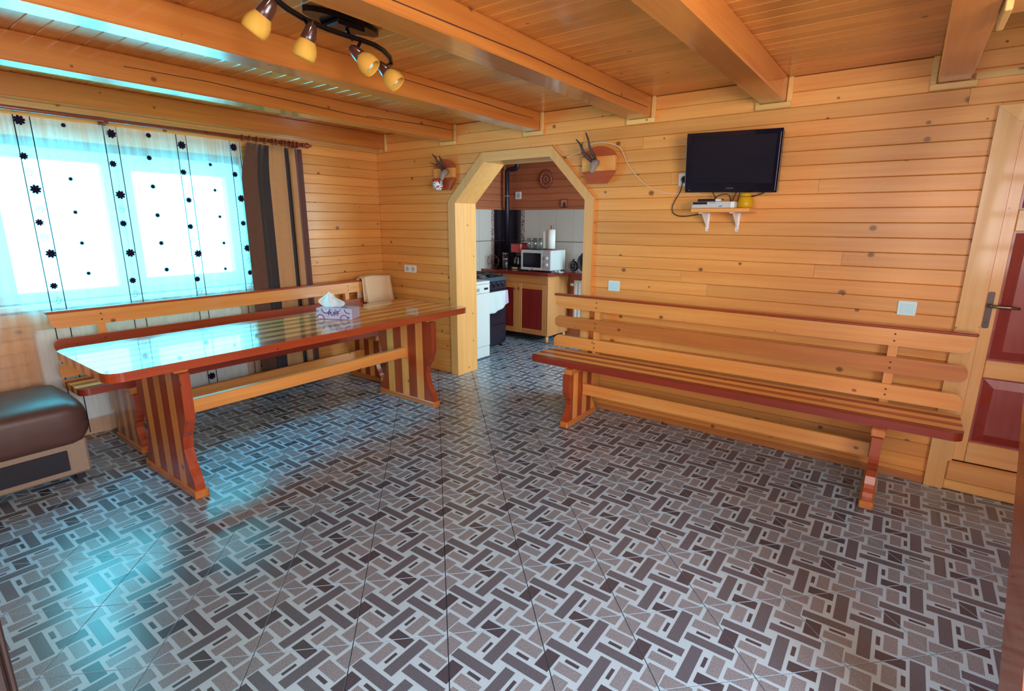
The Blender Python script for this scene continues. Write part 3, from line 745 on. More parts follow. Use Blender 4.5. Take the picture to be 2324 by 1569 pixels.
o = obj('lettering', me, BLUE, tb); o.location = (-.004, -BD / 2 - .0008, .028); o.rotation_euler = (R(90), 0, 0); o.scale = (1.15, 1.15, 1)
TIS = sheer('tissue_paper', (.92, .95, .95), 1.0, .25)
def tis(u, v):
    a = u * 2 - 1; w = (1 - v) ** .8
    x = -.035 + a * (.045 + .062 * math.sin(math.pi * min(1, v * 1.05)) ** .8) - .02 * v; y = .012 * math.sin(u * 11) * (.4 + v) + .035 * (v - .3) * math.sin(u * 5 + 1)
    h = BH + v * (.085 + .022 * math.cos(a * 2.4 + .4) + .008 * math.sin(u * 14)); return (x, y, h)
obj('tissue', MB().grid(tis, 24, 12), TIS, tb, local=True)
def tis2(u, v):
    x, y, h = tis(u, v); return (x * .8 - .01, y * .6 + .03 * v + .012, BH + (h - BH) * .86)
obj('tissue', MB().grid(tis2, 20, 10), TIS, tb, local=True)
obj('opening', MB().prism(rrect(-.075, .075, -.02, .02, .018), XY, BH, BH + .0006), plain('box_opening', (.25, .25, .35), .6), tb, local=True)

# ---------------------------------------------------------------- sofa end at the left
sf = thing('sofa', 'brown leather sofa with beige base and dark inset panel', 'sofa', (-2.85, -3.6, 0))
SB, SBR, SDK = plain('sofa_beige', (.34, .25, .185), .7, noise=.2, nscale=120), plain('sofa_brown', (.105, .050, .042), .42, noise=.25, nscale=14, spec=.4), plain('sofa_panel', (.012, .011, .020), .6)
obj('base', MB().box(-3.08, -2.505, -4.6, -2.848, .035, .245, 0, .012), SB, sf)
def cush(u, v):
    # rounded cushion: super-ellipse section lofted along y
    a = 2 * math.pi * v; e = .38
    cx_, cz = -2.79, .335; hw, hh = .310, .135
    y = -4.62 + 1.80 * u; t = min(1, (1 - u) * 1.78 / .10); en = math.sqrt(max(0, 1 - (1 - t) ** 2)) if t < 1 else 1
    c, s_ = math.cos(a), math.sin(a)
    x = cx_ + hw * (.82 + .18 * en) * math.copysign(abs(c) ** e, c); z = cz + hh * (.55 + .45 * en) * math.copysign(abs(s_) ** e, s_)
    if s_ > 0: z += .022 * math.sin(math.pi * min(1, max(0, (x - cx_ + hw) / (2 * hw))))
    return (x, y, z)
mb = MB().grid(cush, 40, 40)
mb.f.append(tuple(40 * 41 + k for k in range(40))); mb.mi.append(0); mb.smooth.append(True)
obj('cushion', mb, SBR, sf)
obj('inset_panel', MB().box(-2.5045, -2.497, -4.3, -2.945, .075, .195, 0, .002), SDK, sf)
for yy in (-2.90, -4.5):
    obj('foot', MB().box(-2.56, -2.52, yy - .02, yy + .02, .0006, .035), SDK, sf)
# ---------------------------------------------------------------- dark cabinet close to the camera, bottom left
DKW = wood('dark_walnut', (.035, .017, .013), (.018, .009, .008), (.01, .005, .005), 2, .45, .3, .2, .05, .02)
cab = thing('side_cabinet', 'dark brown wooden cabinet standing in front of the sofa', 'cabinet', (-.25, -3.95, 0))
obj('carcass', MB().box(-.55, .02, -4.25, -3.566, .06, .84, 0, .004), DKW, cab)
obj('top', MB().box(-.57, .022, -4.27, -3.557, .841, .865, 0, .004), DKW, cab)
obj('plinth', MB().box(-.52, -.01, -4.22, -3.61, .0006, .06), DKW, cab)
dr = obj('door', MB().box(-.54, .018, -3.5655, -3.556, .08, .82, 0, .003), DKW, cab)
obj('knob', MB().lathe([(.004, 0), (.010, .008), (.008, .018), (0, .02)], (-.06, -3.5558, .5), (0, 1, 0), 12), BRZ, dr)

# ---------------------------------------------------------------- staircase at the right edge
st = thing('staircase', 'reddish brown wooden staircase in front of the panelled door', 'staircase', (1.75, -2.2, 0))
STW = wood('stair_wood', (.52, .115, .045), (.36, .06, .022), REDK, 1, .35, .5, .12, .1, .04)
LOW = [(-2.180, .0006), (-.55, 2.096)]; UP = [(-.62, 2.14), (-.80, 2.14), (-2.474, .0006)]
for (xa, xb) in ((1.50, 1.545), (2.30, 2.345)):
    obj('stringer', MB().prism(LOW + UP, YZ, xa, xb), STW, st)
for k in range(9):
    zz = .20 + k * .22; yy = -2.255 + (zz - .2) * .775
    obj('tread', MB().box(1.546, 2.299, yy - .02, yy + .165, zz - .018, zz + .018, 0, .004), STW, st)

# ================================================================== CURTAINS
SHEER = sheer('sheer_voile', (.92, .93, .90), .40, .55)
def sx(y): return -3.150 + .011 * math.sin(y * 31) + .005 * math.sin(y * 73 + 1)
cur = thing('sheer_curtain', 'sheer white curtain with embroidered dark flowers over the window', 'curtain', (-3.15, -2.4, .03))
def shf(u, v):
    y = -3.75 + 2.322 * u; z = .035 + 2.025 * v; k = min(1, max(.55, (2.07 - z) / .5 + .55))
    x = sx(y) * 1.0
    return (-3.150 + (x + 3.150) * k + (.006 * math.sin(y * 240) if v > .96 else 0), y, z)
obj('voile', MB().grid(shf, 420, 16), SHEER, cur)
FLM = plain('embroidery_dark', (.014, .008, .03), .9, spec=.1)
def flower_mesh(r):
    mb = MB()
    for k in range(8):
        a = 2 * math.pi * k / 8 + .2; c, s_ = math.cos(a), math.sin(a)
        pts = [(.08, 0), (.58, .26), (.88, .24), (1.04, 0), (.88, -.24), (.58, -.26)]
        mb.add([(0, r * (p * c - q * s_), r * (p * s_ + q * c)) for p, q in pts] + [(.0012, r * (p * c - q * s_), r * (p * s_ + q * c)) for p, q in pts],
               [(0, 1, 2, 3, 4, 5), (11, 10, 9, 8, 7, 6)] + [(i, (i + 1) % 6, 6 + (i + 1) % 6, 6 + i) for i in range(6)])
    mb.lathe([(r * .42, -.0002), (r * .42, .0016)], (0, 0, 0), (1, 0, 0), 8)
    return mb
FLOW = {'A': [(-2.732, 2.031, 1), (-2.744, 1.83, 0), (-2.718, 1.642, 1), (-2.732, 1.447, 0), (-2.703, 1.256, 1), (-2.723, 1.057, 0)],
        'H': [(-2.525, 2.032, 0), (-2.54, 1.713, 0), (-2.548, 1.51, 0), (-2.542, 1.317, 0), (-2.535, 1.122, 0)],
        'B': [(-2.278, 2.014, 1), (-2.298, 1.824, 0), (-2.282, 1.628, 1), (-2.294, 1.44, 0), (-2.278, 1.242, 1), (-2.293, 1.054, 0)],
        'C': [(-2.063, 2.030, 0), (-2.078, 1.882, 0), (-2.081, 1.692, 0), (-2.079, 1.497, 0), (-2.081, 1.303, 0), (-2.072, 1.114, 0)],
        'D': [(-1.857, 1.99, 1), (-1.87, 1.803, 0), (-1.858, 1.608, 0), (-1.872, 1.418, 0), (-1.845, 1.218, 1), (-1.873, 1.029, 0), (-1.862, .258, 1), (-1.862, .45, 0)],
        'E': [(-1.674, 1.872, 0), (-1.664, 1.687, 0), (-1.654, 1.491, 0), (-1.649, 1.291, 0), (-1.659, 1.092, 0)],
        'F': [(-1.485, 2.015, 1), (-1.501, 1.813, 0), (-1.471, 1.633, 1), (-1.476, 1.442, 0), (-1.464, 1.245, 1), (-1.465, 1.048, 0), (-1.435, .255, 1)]}
FLP = plain('embroidery_pale', (.10, .26, .30), .7)
fm = {}
for key, lst in FLOW.items():
    for (y, z, big) in lst:
        kk = (big, key in 'HCE')
        if kk not in fm:
            o = obj('flower', flower_mesh(.028 if big else .021), FLP if kk[1] and False else FLM, cur, local=True); fm[kk] = o.data
        else:
            o = bpy.data.objects.new('flower', fm[kk]); COL.objects.link(o); o.parent = cur
        sc_ = .62 if key in 'HE' else (.8 if key == 'C' else 1)
        o.location = Vector((max(sx(y - .02), sx(y), sx(y + .02)) + .004, y, z)) - cur.location; o.scale = (1, sc_, sc_)
for y, z0, z1 in ((-2.757, .05, 2.06), (-2.678, .05, 2.06), (-2.322, .05, 2.06), (-2.248, .05, 2.06), (-1.888, .05, 2.06), (-1.825, .05, 2.06), (-1.510, .05, 2.06), (-1.437, .05, 2.06)):
    obj('ribbon', MB().box(sx(y) + .0015, sx(y) + .0025, y - .0026, y + .0026, z0, z1), FLM, cur)
for (y, z) in ((-2.732, 1.736), (-2.713, 1.521), (-2.721, 1.354), (-2.712, .958), (-2.288, .956), (-2.288, 1.53), (-1.865, .929), (-1.862, 1.32), (-1.453, .948), (-1.462, 1.146), (-2.288, .35), (-1.862, .36)):
    pts = [(sx(y) + .004, y + .022 * (1 - k / 34) * math.cos(k * .42), z + .026 * (1 - k / 34) * math.sin(k * .42)) for k in range(24)]
    obj('curl', MB().tube(pts, .0012, 5), FLM, cur)

# fold line in plan: (y, x, colour)
CB = [plain('velvet_brown', (.12, .044, .026), .75, noise=.2, nscale=25), plain('velvet_black', (.020, .012, .016), .75), plain('velvet_beige', (.50, .25, .10), .7, noise=.15, nscale=25), plain('velvet_maroon', (.11, .030, .026), .75)]
for m in CB:
    pb = [n for n in m.node_tree.nodes if n.type == 'BSDF_PRINCIPLED'][0]; pb.inputs['Sheen Weight'].default_value = .4
PLAN = [(-1.468, -3.050, 0), (-1.42, -3.048, 0), (-1.378, -3.055, 0), (-1.350, -3.062, 0), (-1.322, -3.070, 1), (-1.275, -3.088, 1), (-1.235, -3.094, 1), (-1.205, -3.088, 2), (-1.165, -3.066, 2), (-1.120, -3.060, 2), (-1.085, -3.075, 2), (-1.058, -3.115, 1), (-1.030, -3.125, 1), (-1.012, -3.085, 2), (-.990, -3.070, 2), (-.972, -3.090, 3), (-.950, -3.110, 3), (-.925, -3.095, 3), (-.905, -3.100, 3)]
def plan(t):
    k = t * (len(PLAN) - 1); i = min(int(k), len(PLAN) - 2); f = k - i; f = f * f * (3 - 2 * f)
    return PLAN[i][0] + (PLAN[i + 1][0] - PLAN[i][0]) * (k - i), PLAN[i][1] + (PLAN[i + 1][1] - PLAN[i][1]) * f
def bcf(u, v):
    y, x = plan(u); z = .03 + 2.028 * v; g = (1 - .22 * max(0, (v - .86) / .14) ** 1.5)
    c = -1.15; y = c + (y - c) * (1.02 - .02 * v) * (g if y < c else 1); x = -3.150 + (x + 3.095) * (.92 - .15 * v)
    if v > .95: x += .004 * math.sin(u * 60)
    return (x, y, z)
nu = 6 * (len(PLAN) - 1)
co = obj('brown_curtain', MB().grid(bcf, nu, 30, mif=lambda i, j: PLAN[min(len(PLAN) - 1, (i + 3) // 6)][2]), CB)
tag(co, 'heavy brown and beige striped velvet curtain beside the sheer curtain', 'curtain')
md = co.modifiers.new('thickness', 'SOLIDIFY'); md.thickness = .004

RODM = wood('rod_wood', (.33, .065, .03), (.22, .035, .018), REDK, 1, .35, .5)
rod = thing('curtain_rod', 'reddish wooden curtain rod with rings above the window', 'curtain rod', (-3.10, -2.3, 2.10))
obj('rod', MB().tube([(-3.14, -4.2, 2.094), (-3.14, -.905, 2.094)], .014, 12), RODM, rod)
obj('finial', MB().lathe([(.014, 0), (.020, .004), (.020, .012), (.011, .018), (.020, .034), (.024, .048), (.018, .066), (.007, .078), (.009, .088), (0, .095)], (-3.14, -.905, 2.094), (0, 1, 0), 16), RODM, rod)
for y in [-1.415, -1.36, -1.30, -1.235, -1.17, -1.14, -1.085, -1.06, -1.02, -.985, -.95]:
    pts = [(-3.14 + .023 * math.cos(a), y, 2.090 + .023 * math.sin(a)) for a in [2 * math.pi * k / 16 for k in range(17)]]
    obj('ring', MB().tube(pts, .0042, 6, caps=False), RODM, rod)
for y in (-.935, -2.30, -3.6):
    obj('bracket', MB().box(WX + .031, -3.128, y - .011, y + .011, 2.070, 2.082, 0, .003).box(WX + .0305, WX + .042, y - .02, y + .02, 2.05, 2.112, 0, .003), RODM, rod)
# radiator under the window, behind the sheer curtain
ra = thing('radiator', 'white panel radiator under the window behind the sheer curtain', 'radiator', (-3.21, -2.2, .12))
mb = MB().box(-3.245, -3.190, -2.85, -1.55, .13, .76, 0, .006)
obj('panel', mb, WHITE, ra)
obj('top_grille', MB().box(-3.243, -3.192, -2.84, -1.56, .7605, .775, 0, .003), WHITE, ra)

# ================================================================== CEILING LAMP
lp = thing('ceiling_spotlight', 'curved dark bronze ceiling light with four cream glass spots', 'lamp', (-.86, -2.12, CEIL))
IRON = plain('dark_iron', (.030, .018, .022), .28, .75)
cap = [(0, 0)]
def canopy():
    mb = MB(); n = 24; P_ = []
    for k in range(n):
        a = 2 * math.pi * k / n; P_.append((-.90 + .062 * math.sin(a), -2.10 + .185 * math.copysign(abs(math.cos(a)) ** 1.15, math.cos(a))))
    return mb.prism(P_, XY, CEIL - .022, CEIL - .0005)
obj('canopy', canopy(), IRON, lp)
obj('terminal_box', MB().box(-.965, -.835, -2.17, -2.03, CEIL - .045, CEIL - .0225, 0, .006), IRON, lp)
RAIL = [(-.615, -2.66), (-.66, -2.585), (-.715, -2.515), (-.76, -2.44), (-.80, -2.347), (-.822, -2.228), (-.824, -2.135), (-.818, -2.072), (-.824, -2.0), (-.85, -1.93), (-.905, -1.845), (-.985, -1.765)]
for dx, dz in ((-.007, .0), (.007, .004)):
    obj('rail', MB().tube([(x + dx, y, 2.2 + dz) for x, y in RAIL], .0058, 8), IRON, lp)
obj('stem', MB().tube([(-.84, -2.10, 2.2), (-.875, -2.10, 2.245)], .007, 8).tube([(-.875, -2.10, 2.245), (-.88, -2.10, 2.27)], .007, 8), IRON, lp)
SHADE = sheer('cream_glass', (.95, .58, .12), 1.0, .45); HOLD = wood('spot_holder', (.11, .030, .020), (.06, .016, .012), (.03, .01, .01), 2, .3, .6)
HEADS = [((-.66, -2.585), (-.724, -2.622, 2.043)), ((-.800, -2.347), (-.778, -2.393, 2.027)), ((-.820, -2.072), (-.730, -2.056, 2.058)), ((-.985, -1.765), (-.775, -1.880, 2.031))]
BASES = [(-.655, -2.572, 2.150), (-.735, -2.368, 2.145), (-.818, -2.107, 2.150), (-.862, -1.929, 2.134)]
for (rp, tip), bs in zip(HEADS, BASES):
    b = Vector(bs); t = Vector(tip); d = (t - b).normalized()
    ha = obj('spot_arm', MB().tube([(rp[0], rp[1], 2.2), ((rp[0] + bs[0]) / 2, (rp[1] + bs[1]) / 2, 2.172), bs], .0065, 8), IRON, lp)
    o_ = b - d * .028
    sh = obj('spot_holder', MB().lathe([(0, 0), (.012, .003), (.019, .012), (.023, .028), (.026, .046), (.028, .064), (.024, .070)], o_, d, 16), HOLD, lp)
    obj('clip', MB().tube([o_ + d * .004 + Vector((.018, -.010, .004)), o_ + d * .05 + Vector((.024, -.014, .006))], .003, 6), plain('chrome', (.7, .65, .6), .15, 1), sh)
    g = MB(); c0 = o_ + d * .056
    prof_ = [(.022, 0), (.030, .010), (.039, .028), (.043, .046), (.042, .062), (.039, .072)]
    inn = [(r - .003, h) for r, h in prof_[::-1]]
    ax = d; a_ = ax.orthogonal().normalized(); b_ = ax.cross(a_); pr_ = prof_ + inn; n = 24; v = []; f = []
    for r, h in pr_:
        for k in range(n):
            an = 2 * math.pi * k / n; v.append(c0 + ax * h + (a_ * math.cos(an) + b_ * math.sin(an)) * r)
    for i in range(len(pr_) - 1):
        for k in range(n): f.append((i * n + k, i * n + (k + 1) % n, (i + 1) * n + (k + 1) % n, (i + 1) * n + k))
    g.add(v, f, 0, True)
    obj('glass_shade', g, SHADE, lp)
    obj('bulb', MB().lathe([(.010, 0), (.014, .012), (.020, .028), (.018, .042), (.010, .050), (0, .053)], c0 + d * .012, d, 14), plain('frosted_bulb', (.85, .84, .78), .35), lp)

# ================================================================== TELEVISION AND SHELF
tv = thing('television', 'black flat television tilted forward on the plank wall', 'television', (.20, -.10, 1.655))
A_, B_, Z0, Z1 = -.082, .470, 1.655, 2.005
def tvp(u, w, d):    # u along x, w height 0..1 scaled, d towards the room
    t = (w - Z0) / (Z1 - Z0); return (u + .018 * t + 0, -.070 - .088 * t - d, w - .016 * (u - A_) / (B_ - A_))
TVB = plain('tv_gloss_black', (.008, .006, .014), .12, coat=.6, coatr=.03); SIL = plain('tv_silver', (.55, .57, .60), .25, .8)
obj('body', MB().prism(rrect(A_ + .004, B_ - .004, Z0 + .004, Z1 - .004, .01), tvp, -.045, -.001), BLACKP, tv)
fr = MB(); i0, i1, j0, j1 = A_ + .028, B_ - .028, Z0 + .050, Z1 - .026
for (a, b, c, d) in ((A_, B_, Z0, j0), (A_, B_, j1, Z1), (A_, i0, j0, j1), (i1, B_, j0, j1)): fr.prism([(a, c), (b, c), (b, d), (a, d)], tvp, 0, .014)
bz = obj('bezel', fr, TVB, tv)
obj('screen', MB().prism([(i0, j0), (i1, j0), (i1, j1), (i0, j1)], tvp, 0, .006), plain('tv_screen', (.010, .008, .016), .22), tv)
for u in (A_ - .0035, B_ - .012): obj('side_strip', MB().prism([(u, Z0 + .01), (u + .003, Z0 + .01), (u + .003, Z1 - .02), (u, Z1 - .02)], tvp, .002, .0155), SIL, bz)
lg = MB()
for k in range(6): lg.prism([(.176 + k * .0075, Z0 + .022), (.1805 + k * .0075, Z0 + .022), (.182 + k * .0075, Z0 + .0285 - .002 * (k % 2)), (.1775 + k * .0075, Z0 + .0285 - .002 * (k % 2))], tvp, .0141, .0146)
obj('maker_mark', lg, SIL, bz)
obj('standby_light', MB().prism([(A_ + .024, Z0 + .010), (A_ + .030, Z0 + .010), (A_ + .030, Z0 + .016), (A_ + .024, Z0 + .016)], tvp, .0141, .0146), SIL, bz)
obj('wall_bracket', MB().box(.12, .28, -.058, -.001, 1.74, 1.90), BLACKP, tv)

sh = thing('wall_shelf', 'small pine shelf on two white brackets under the television', 'shelf', (.18, -.1, 1.525))
obj('board', MB().box(.005, .355, -.205, -.001, 1.524, 1.548, 0, .003), vpine(0), sh)
for x in (.056, .246):
    mb = MB().prism([(x - .014, 1.523), (x + .014, 1.523), (x + .010, 1.412), (x + .006, 1.405), (x - .006, 1.405), (x - .010, 1.412)], XZ, -.006, -.0005)
    mb.box(x - .013, x + .013, -.17, -.0065, 1.518, 1.5235).prism([(-.004, 1.517), (-.13, 1.517), (-.004, 1.425)], YZ, x - .0025, x + .0025)
    br = obj('bracket', mb, WHITE, sh)
    obj('screw', MB().lathe([(.004, 0), (.004, .001)], (x - .004, -.0062, 1.50), (0, -1, 0), 8).lathe([(.004, 0), (.004, .001)], (x + .003, -.0062, 1.415), (0, -1, 0), 8), plain('screw_grey', (.35, .36, .4), .4, .8), br)
rc = thing('receiver', 'silver set-top receiver with dark display on the shelf', 'receiver', (.12, -.12, 1.5485))
obj('case', MB().box(.004, .236, -.19, -.05, 1.5486, 1.589, 0, .003), plain('receiver_silver', (.62, .65, .66), .35, .3), rc)
obj('display', MB().box(.010, .100, -.1915, -.1902, 1.572, 1.587), BLACKP, rc)
obj('end_cap', MB().box(.236, .262, -.188, -.055, 1.5486, 1.588, 0, .004), plain('receiver_white', (.80, .86, .86), .35), rc)
obj('lettering', MB().box(.115, .150, -.1908, -.1902, 1.579, 1.582), plain('print_grey', (.15, .15, .18), .5), rc)
obj('logo', MB().prism([(.166, 1.556), (.186, 1.556), (.196, 1.564), (.178, 1.564)], XZ, -.1908, -.1902), plain('print_green', (.12, .28, .28), .5), rc)
ad = thing('power_adapter', 'black adapter lying on the set-top receiver', 'adapter', (.08, -.12, 1.5895))
obj('brick', MB().box(.025, .125, -.15, -.09, 1.5895, 1.607, 0, .004), BLACKP, ad)
obj('plug_tail', MB().tube([(.125, -.12, 1.60), (.15, -.12, 1.606), (.175, -.11, 1.602)], .004, 6), BLACKP, ad)
rm = tag(obj('remote_sensor', MB().box(.135, .170, -.155, -.115, 1.5895, 1.606, 0, .005), WHITE), 'small white box on the receiver under the television', 'box')
yj = thing('yellow_jar', 'translucent yellow plastic jar on the shelf end', 'jar', (.308, -.115, 1.5485))
YEL = glassy('yellow_plastic', (1.0, .72, .05), .05, .2, .62, (.80, .52, .02))
obj('body', MB().lathe([(.030, 0), (.042, .004), (.044, .02), (.042, .045), (.036, .062), (.026, .070)], (.308, -.115, 1.5488), (0, 0, 1), 20), YEL, yj)
obj('lid', MB().lathe([(.027, .0705), (.030, .072), (.030, .084), (.024, .088)], (.308, -.115, 1.5488), (0, 0, 1), 20), YEL, yj)
BRC = plain('cable_brown', (.06, .018, .014), .5)
def cable(name, label, pts, r, mat, cat='cable'):
    P_ = [Vector(p) for p in pts]; out = []
    for i in range(len(P_) - 1):
        p0, p1, p2, p3 = P_[max(0, i - 1)], P_[i], P_[i + 1], P_[min(len(P_) - 1, i + 2)]
        for k in range(6):
            t = k / 6; out.append(.5 * ((2 * p1) + (p2 - p0) * t + (2 * p0 - 5 * p1 + 4 * p2 - p3) * t * t + (3 * p1 - p0 - 3 * p2 + p3) * t ** 3))
    out.append(P_[-1]); return tag(obj(name, MB().tube(out, r, 6), mat), label, cat)
def socket(label, x0, x1, z0, z1, fn, n=1, lbl='socket', gang=True):
    so = thing('power_socket', label, 'socket', fn((x0 + x1) / 2, (z0 + z1) / 2, 0))
    obj('plate', MB().prism(rrect(x0, x1, z0, z1, .008), fn, .0004, .009), WHITE, so)
    for k in range(n):
        c = x0 + (x1 - x0) * (k + .5) / n; zc = (z0 + z1) / 2; r = min((x1 - x0) / n, z1 - z0) * .36
        P_ = [(c + r * math.cos(2 * math.pi * i / 18), zc + r * math.sin(2 * math.pi * i / 18)) for i in range(18)]
        w_ = obj('socket_well', MB().prism(P_, fn, .009, .0096), plain('socket_grey', (.55, .56, .58), .5), so)
        mbh = MB()
        for dx in (-.009, .009): mbh.prism([(c + dx + .003 * math.cos(2 * math.pi * i / 8), zc + .003 * math.sin(2 * math.pi * i / 8)) for i in range(8)], fn, .0097, .0101)
        obj('pin_hole', mbh, BLACKP, w_)
    return so
s_tv = socket('white wall socket holding a black plug beside the television', -.157, -.075, 1.70, 1.782, FB, 1)
pg = thing('power_plug', 'black plug with brown lead in the television socket', 'plug', (-.118, -.012, 1.742))
obj('plug_body', MB().lathe([(.020, 0), (.022, .006), (.018, .022), (.010, .032), (.007, .036)], (-.116, -.0105, 1.742), (0, -1, 0), 16), BLACKP, pg)
pl_ = cable('lead', 'x y z w', [(-.118, -.044, 1.735), (-.124, -.035, 1.70), (-.140, -.022, 1.655), (-.172, -.016, 1.60), (-.186, -.014, 1.56), (-.176, -.014, 1.525), (-.140, -.016, 1.505), (-.09, -.018, 1.502), (-.04, -.02, 1.508), (.0, -.03, 1.515)], .0035, BRC)
for kx in ('label', 'category'): del pl_[kx]
pl_.parent = pg; pl_.matrix_parent_inverse = Matrix.Translation(-Vector(pg.location))
for nm, pts in (('brown cable from the television down to the black adapter', [(.085, -.05, 1.655), (.10, -.05, 1.63), (.115, -.06, 1.608), (.125, -.045, 1.57)]),
                ('thin dark cable looping over the receiver top', [(.105, -.07, 1.612), (.14, -.075, 1.632), (.18, -.075, 1.637), (.20, -.065, 1.62), (.205, -.045, 1.58)]),
                ('brown cable hanging behind the white box on the receiver', [(.235, -.05, 1.655), (.225, -.05, 1.63), (.213, -.047, 1.60), (.208, -.045, 1.56)]),
                ('brown cable hanging behind the white end cap of the receiver', [(.255, -.05, 1.655), (.25, -.05, 1.625), (.243, -.047, 1.595), (.24, -.045, 1.56)]),
                ('brown cable sagging from the television behind the yellow jar', [(.40, -.035, 1.655), (.385, -.025, 1.64), (.34, -.022, 1.625), (.29, -.022, 1.615), (.27, -.03, 1.59), (.275, -.045, 1.552)])):
    cable('cable', nm, pts, .0033, BRC)
# switches
def switch(label, x0, x1, z0, z1):
    so = thing('light_switch', label, 'switch', ((x0 + x1) / 2, 0, (z0 + z1) / 2))
    obj('plate', MB().prism(rrect(x0, x1, z0, z1, .006), FB, .0004, .010), plain('switch_white', (.62, .86, .90), .3), so)
    obj('rocker', MB().prism(rrect(x0 + .014, x1 - .014, z0 + .014, z1 - .014, .003), FB, .010, .0135), plain('switch_rocker', (.55, .85, .90), .25), so)
switch('white light switch on the wall beside the arch casing', -.641, -.548, .953, 1.031)
switch('white light switch beside the door casing', 1.150, 1.234, .960, 1.039)
socket('white double socket near the room corner by the arch', -2.917, -2.749, .962, 1.034, FB, 2)

# ================================================================== ROE DEER TROPHIES
BONE = plain('skull_bone', (.36, .30, .26), .6, noise=.7, nscale=130); HORN = plain('antler_horn', (.075, .032, .028), .55, noise=.5, nscale=120); REDB = {0: wood('plaque_red', (.50, .10, .03), (.36, .06, .02), REDK, 0, .3, .6, .08, .05, .02)}
def trophy(name, label, cx_, cz, w, h, horns, skull, bands):
    t = thing(name, label, 'trophy', (cx_, 0, cz))
    # shield outline: rounded top, chamfered foot
    O = []
    for k in range(11):
        a = R(20 + 140 * k / 10); O.append((w / 2 * math.cos(a) * 1.02, h * .5 * (.28 + .72 * math.sin(a))))
    O += [(-w / 2, h * .20), (-w / 2, -h * .18), (-w * .27, -h / 2), (w * .25, -h / 2), (w / 2, -h * .18), (w / 2, h * .20)]
    O = [(cx_ + a, cz + b) for a, b in O]
    za, zb = cz + bands[0] * h, cz + bands[1] * h
    up = clip(O, 0, -1, -(zb + .0003)); mid = clip(clip(O, 0, -1, -(za + .0003)), 0, 1, zb - .0003); lo = clip(O, 0, 1, za - .0003)
    for q, m in ((up, REDB[0]), (mid, vpine(0)), (lo, REDB[0])):
        obj('plaque_board', MB().prism(q, FB, .022, .048), m, t)
    obj('backing', MB().box(cx_ - w * .3, cx_ + w * .3, -.0215, -.0005, cz - h * .3, cz + h * .3), WB_DARK, t)
    sk = Vector(skull)
    pts = [sk + Vector((0, .03, .02)), sk + Vector((0, 0, .015)), sk + Vector((0, -.025, -.005)), sk + Vector((.0, -.04, -.035)), sk + Vector((0, -.045, -.06))]
    so = obj('skull', MB().tube(pts, [.020, .030, .027, .018, .010], 12), BONE, t)
    for s_ in (-1, 1):
        obj('eye_socket', MB().lathe([(.009, 0), (.006, .003), (0, .004)], sk + Vector((s_ * .021, -.018, .0)), (s_, -.6, .1), 10), BLACKP, so)
    for path, rr in horns:
        hb = obj('antler', MB().tube(path[0], rr, 8), HORN, t)
        for tine in path[1:]: obj('tine', MB().tube(tine, [.0065] + [.0045] * (len(tine) - 2) + [.002], 7), HORN, hb)
trophy('deer_trophy', 'roe deer antlers on a large striped plaque near the television', -.748, 1.868, .268, .262,
       [([[(-.775, -.075, 1.885), (-.815, -.10, 1.925), (-.838, -.115, 1.955), (-.848, -.125, 1.985), (-.862, -.130, 2.015), (-.890, -.135, 2.045)], [(-.848, -.125, 1.985), (-.842, -.13, 2.005), (-.828, -.14, 2.020)], [(-.838, -.115, 1.955), (-.850, -.13, 1.948)]], [.015, .013, .011, .009, .007, .003]),
        ([[(-.750, -.075, 1.885), (-.760, -.11, 1.935), (-.778, -.135, 1.985), (-.783, -.145, 2.03), (-.800, -.150, 2.075)], [(-.783, -.145, 2.03), (-.778, -.16, 2.045)], [(-.800, -.150, 2.072), (-.800, -.152, 2.082)]], [.014, .011, .009, .007, .005])],
       (-.757, -.075, 1.865), (-.165, .225))
trophy('deer_trophy', 'small roe deer antlers on a red plaque above a painted pot', -2.296, 1.872, .250, .268,
       [([[(-2.272, -.080, 1.905), (-2.292, -.105, 1.94), (-2.305, -.125, 1.985), (-2.312, -.135, 2.01), (-2.345, -.140, 2.045)], [(-2.308, -.13, 1.995), (-2.300, -.14, 2.03)], [(-2.297, -.11, 1.95), (-2.33, -.125, 1.955), (-2.375, -.135, 1.972)]], [.014, .011, .009, .007, .003]),
        ([[(-2.245, -.080, 1.905), (-2.245, -.11, 1.95), (-2.252, -.13, 1.99), (-2.262, -.14, 2.025)], [(-2.250, -.12, 1.97), (-2.235, -.13, 2.0)]], [.013, .010, .007, .003])],
       (-2.250, -.080, 1.875), (-.10, .205))
pot = thing('painted_pot', 'small painted ceramic pot with red rim hanging under the small antlers', 'pot', (-2.318, -.085, 1.735))
def potmat():
    m, nt, out = _new('pot_paint'); p = _pr(nt, out, (.8, .8, .85), .2)
    tc = nt.nodes.new('ShaderNodeTexCoord'); n = nt.nodes.new('ShaderNodeTexNoise'); n.inputs['Scale'].default_value = 26; n.inputs['Distortion'].default_value = 1.5
    r = nt.nodes.new('ShaderNodeValToRGB'); r.color_ramp.interpolation = 'CONSTANT'
    e = r.color_ramp.elements; e[0].color = (.03, .02, .10, 1); e[1].position = .42; e[1].color = (.80, .79, .82, 1); x = e.new(.60); x.color = (.30, .05, .06, 1)
    nt.links.new(tc.outputs['Object'], n.inputs['Vector']); nt.links.new(n.outputs[0], r.inputs[0]); nt.links.new(r.outputs[0], p.inputs['Base Color']); return m
obj('pot_body', MB().lathe([(.026, 0), (.036, .008), (.047, .035), (.046, .058), (.040, .074), (.042, .078)], (-2.318, -.106, 1.735), (0, 0, 1), 20), potmat(), pot)
obj('rim', MB().lathe([(.041, .0785), (.050, .082), (.051, .092), (.044, .096), (.036, .092)], (-2.318, -.106, 1.735), (0, 0, 1), 20), plain('pot_red', (.55, .02, .02), .25), pot)
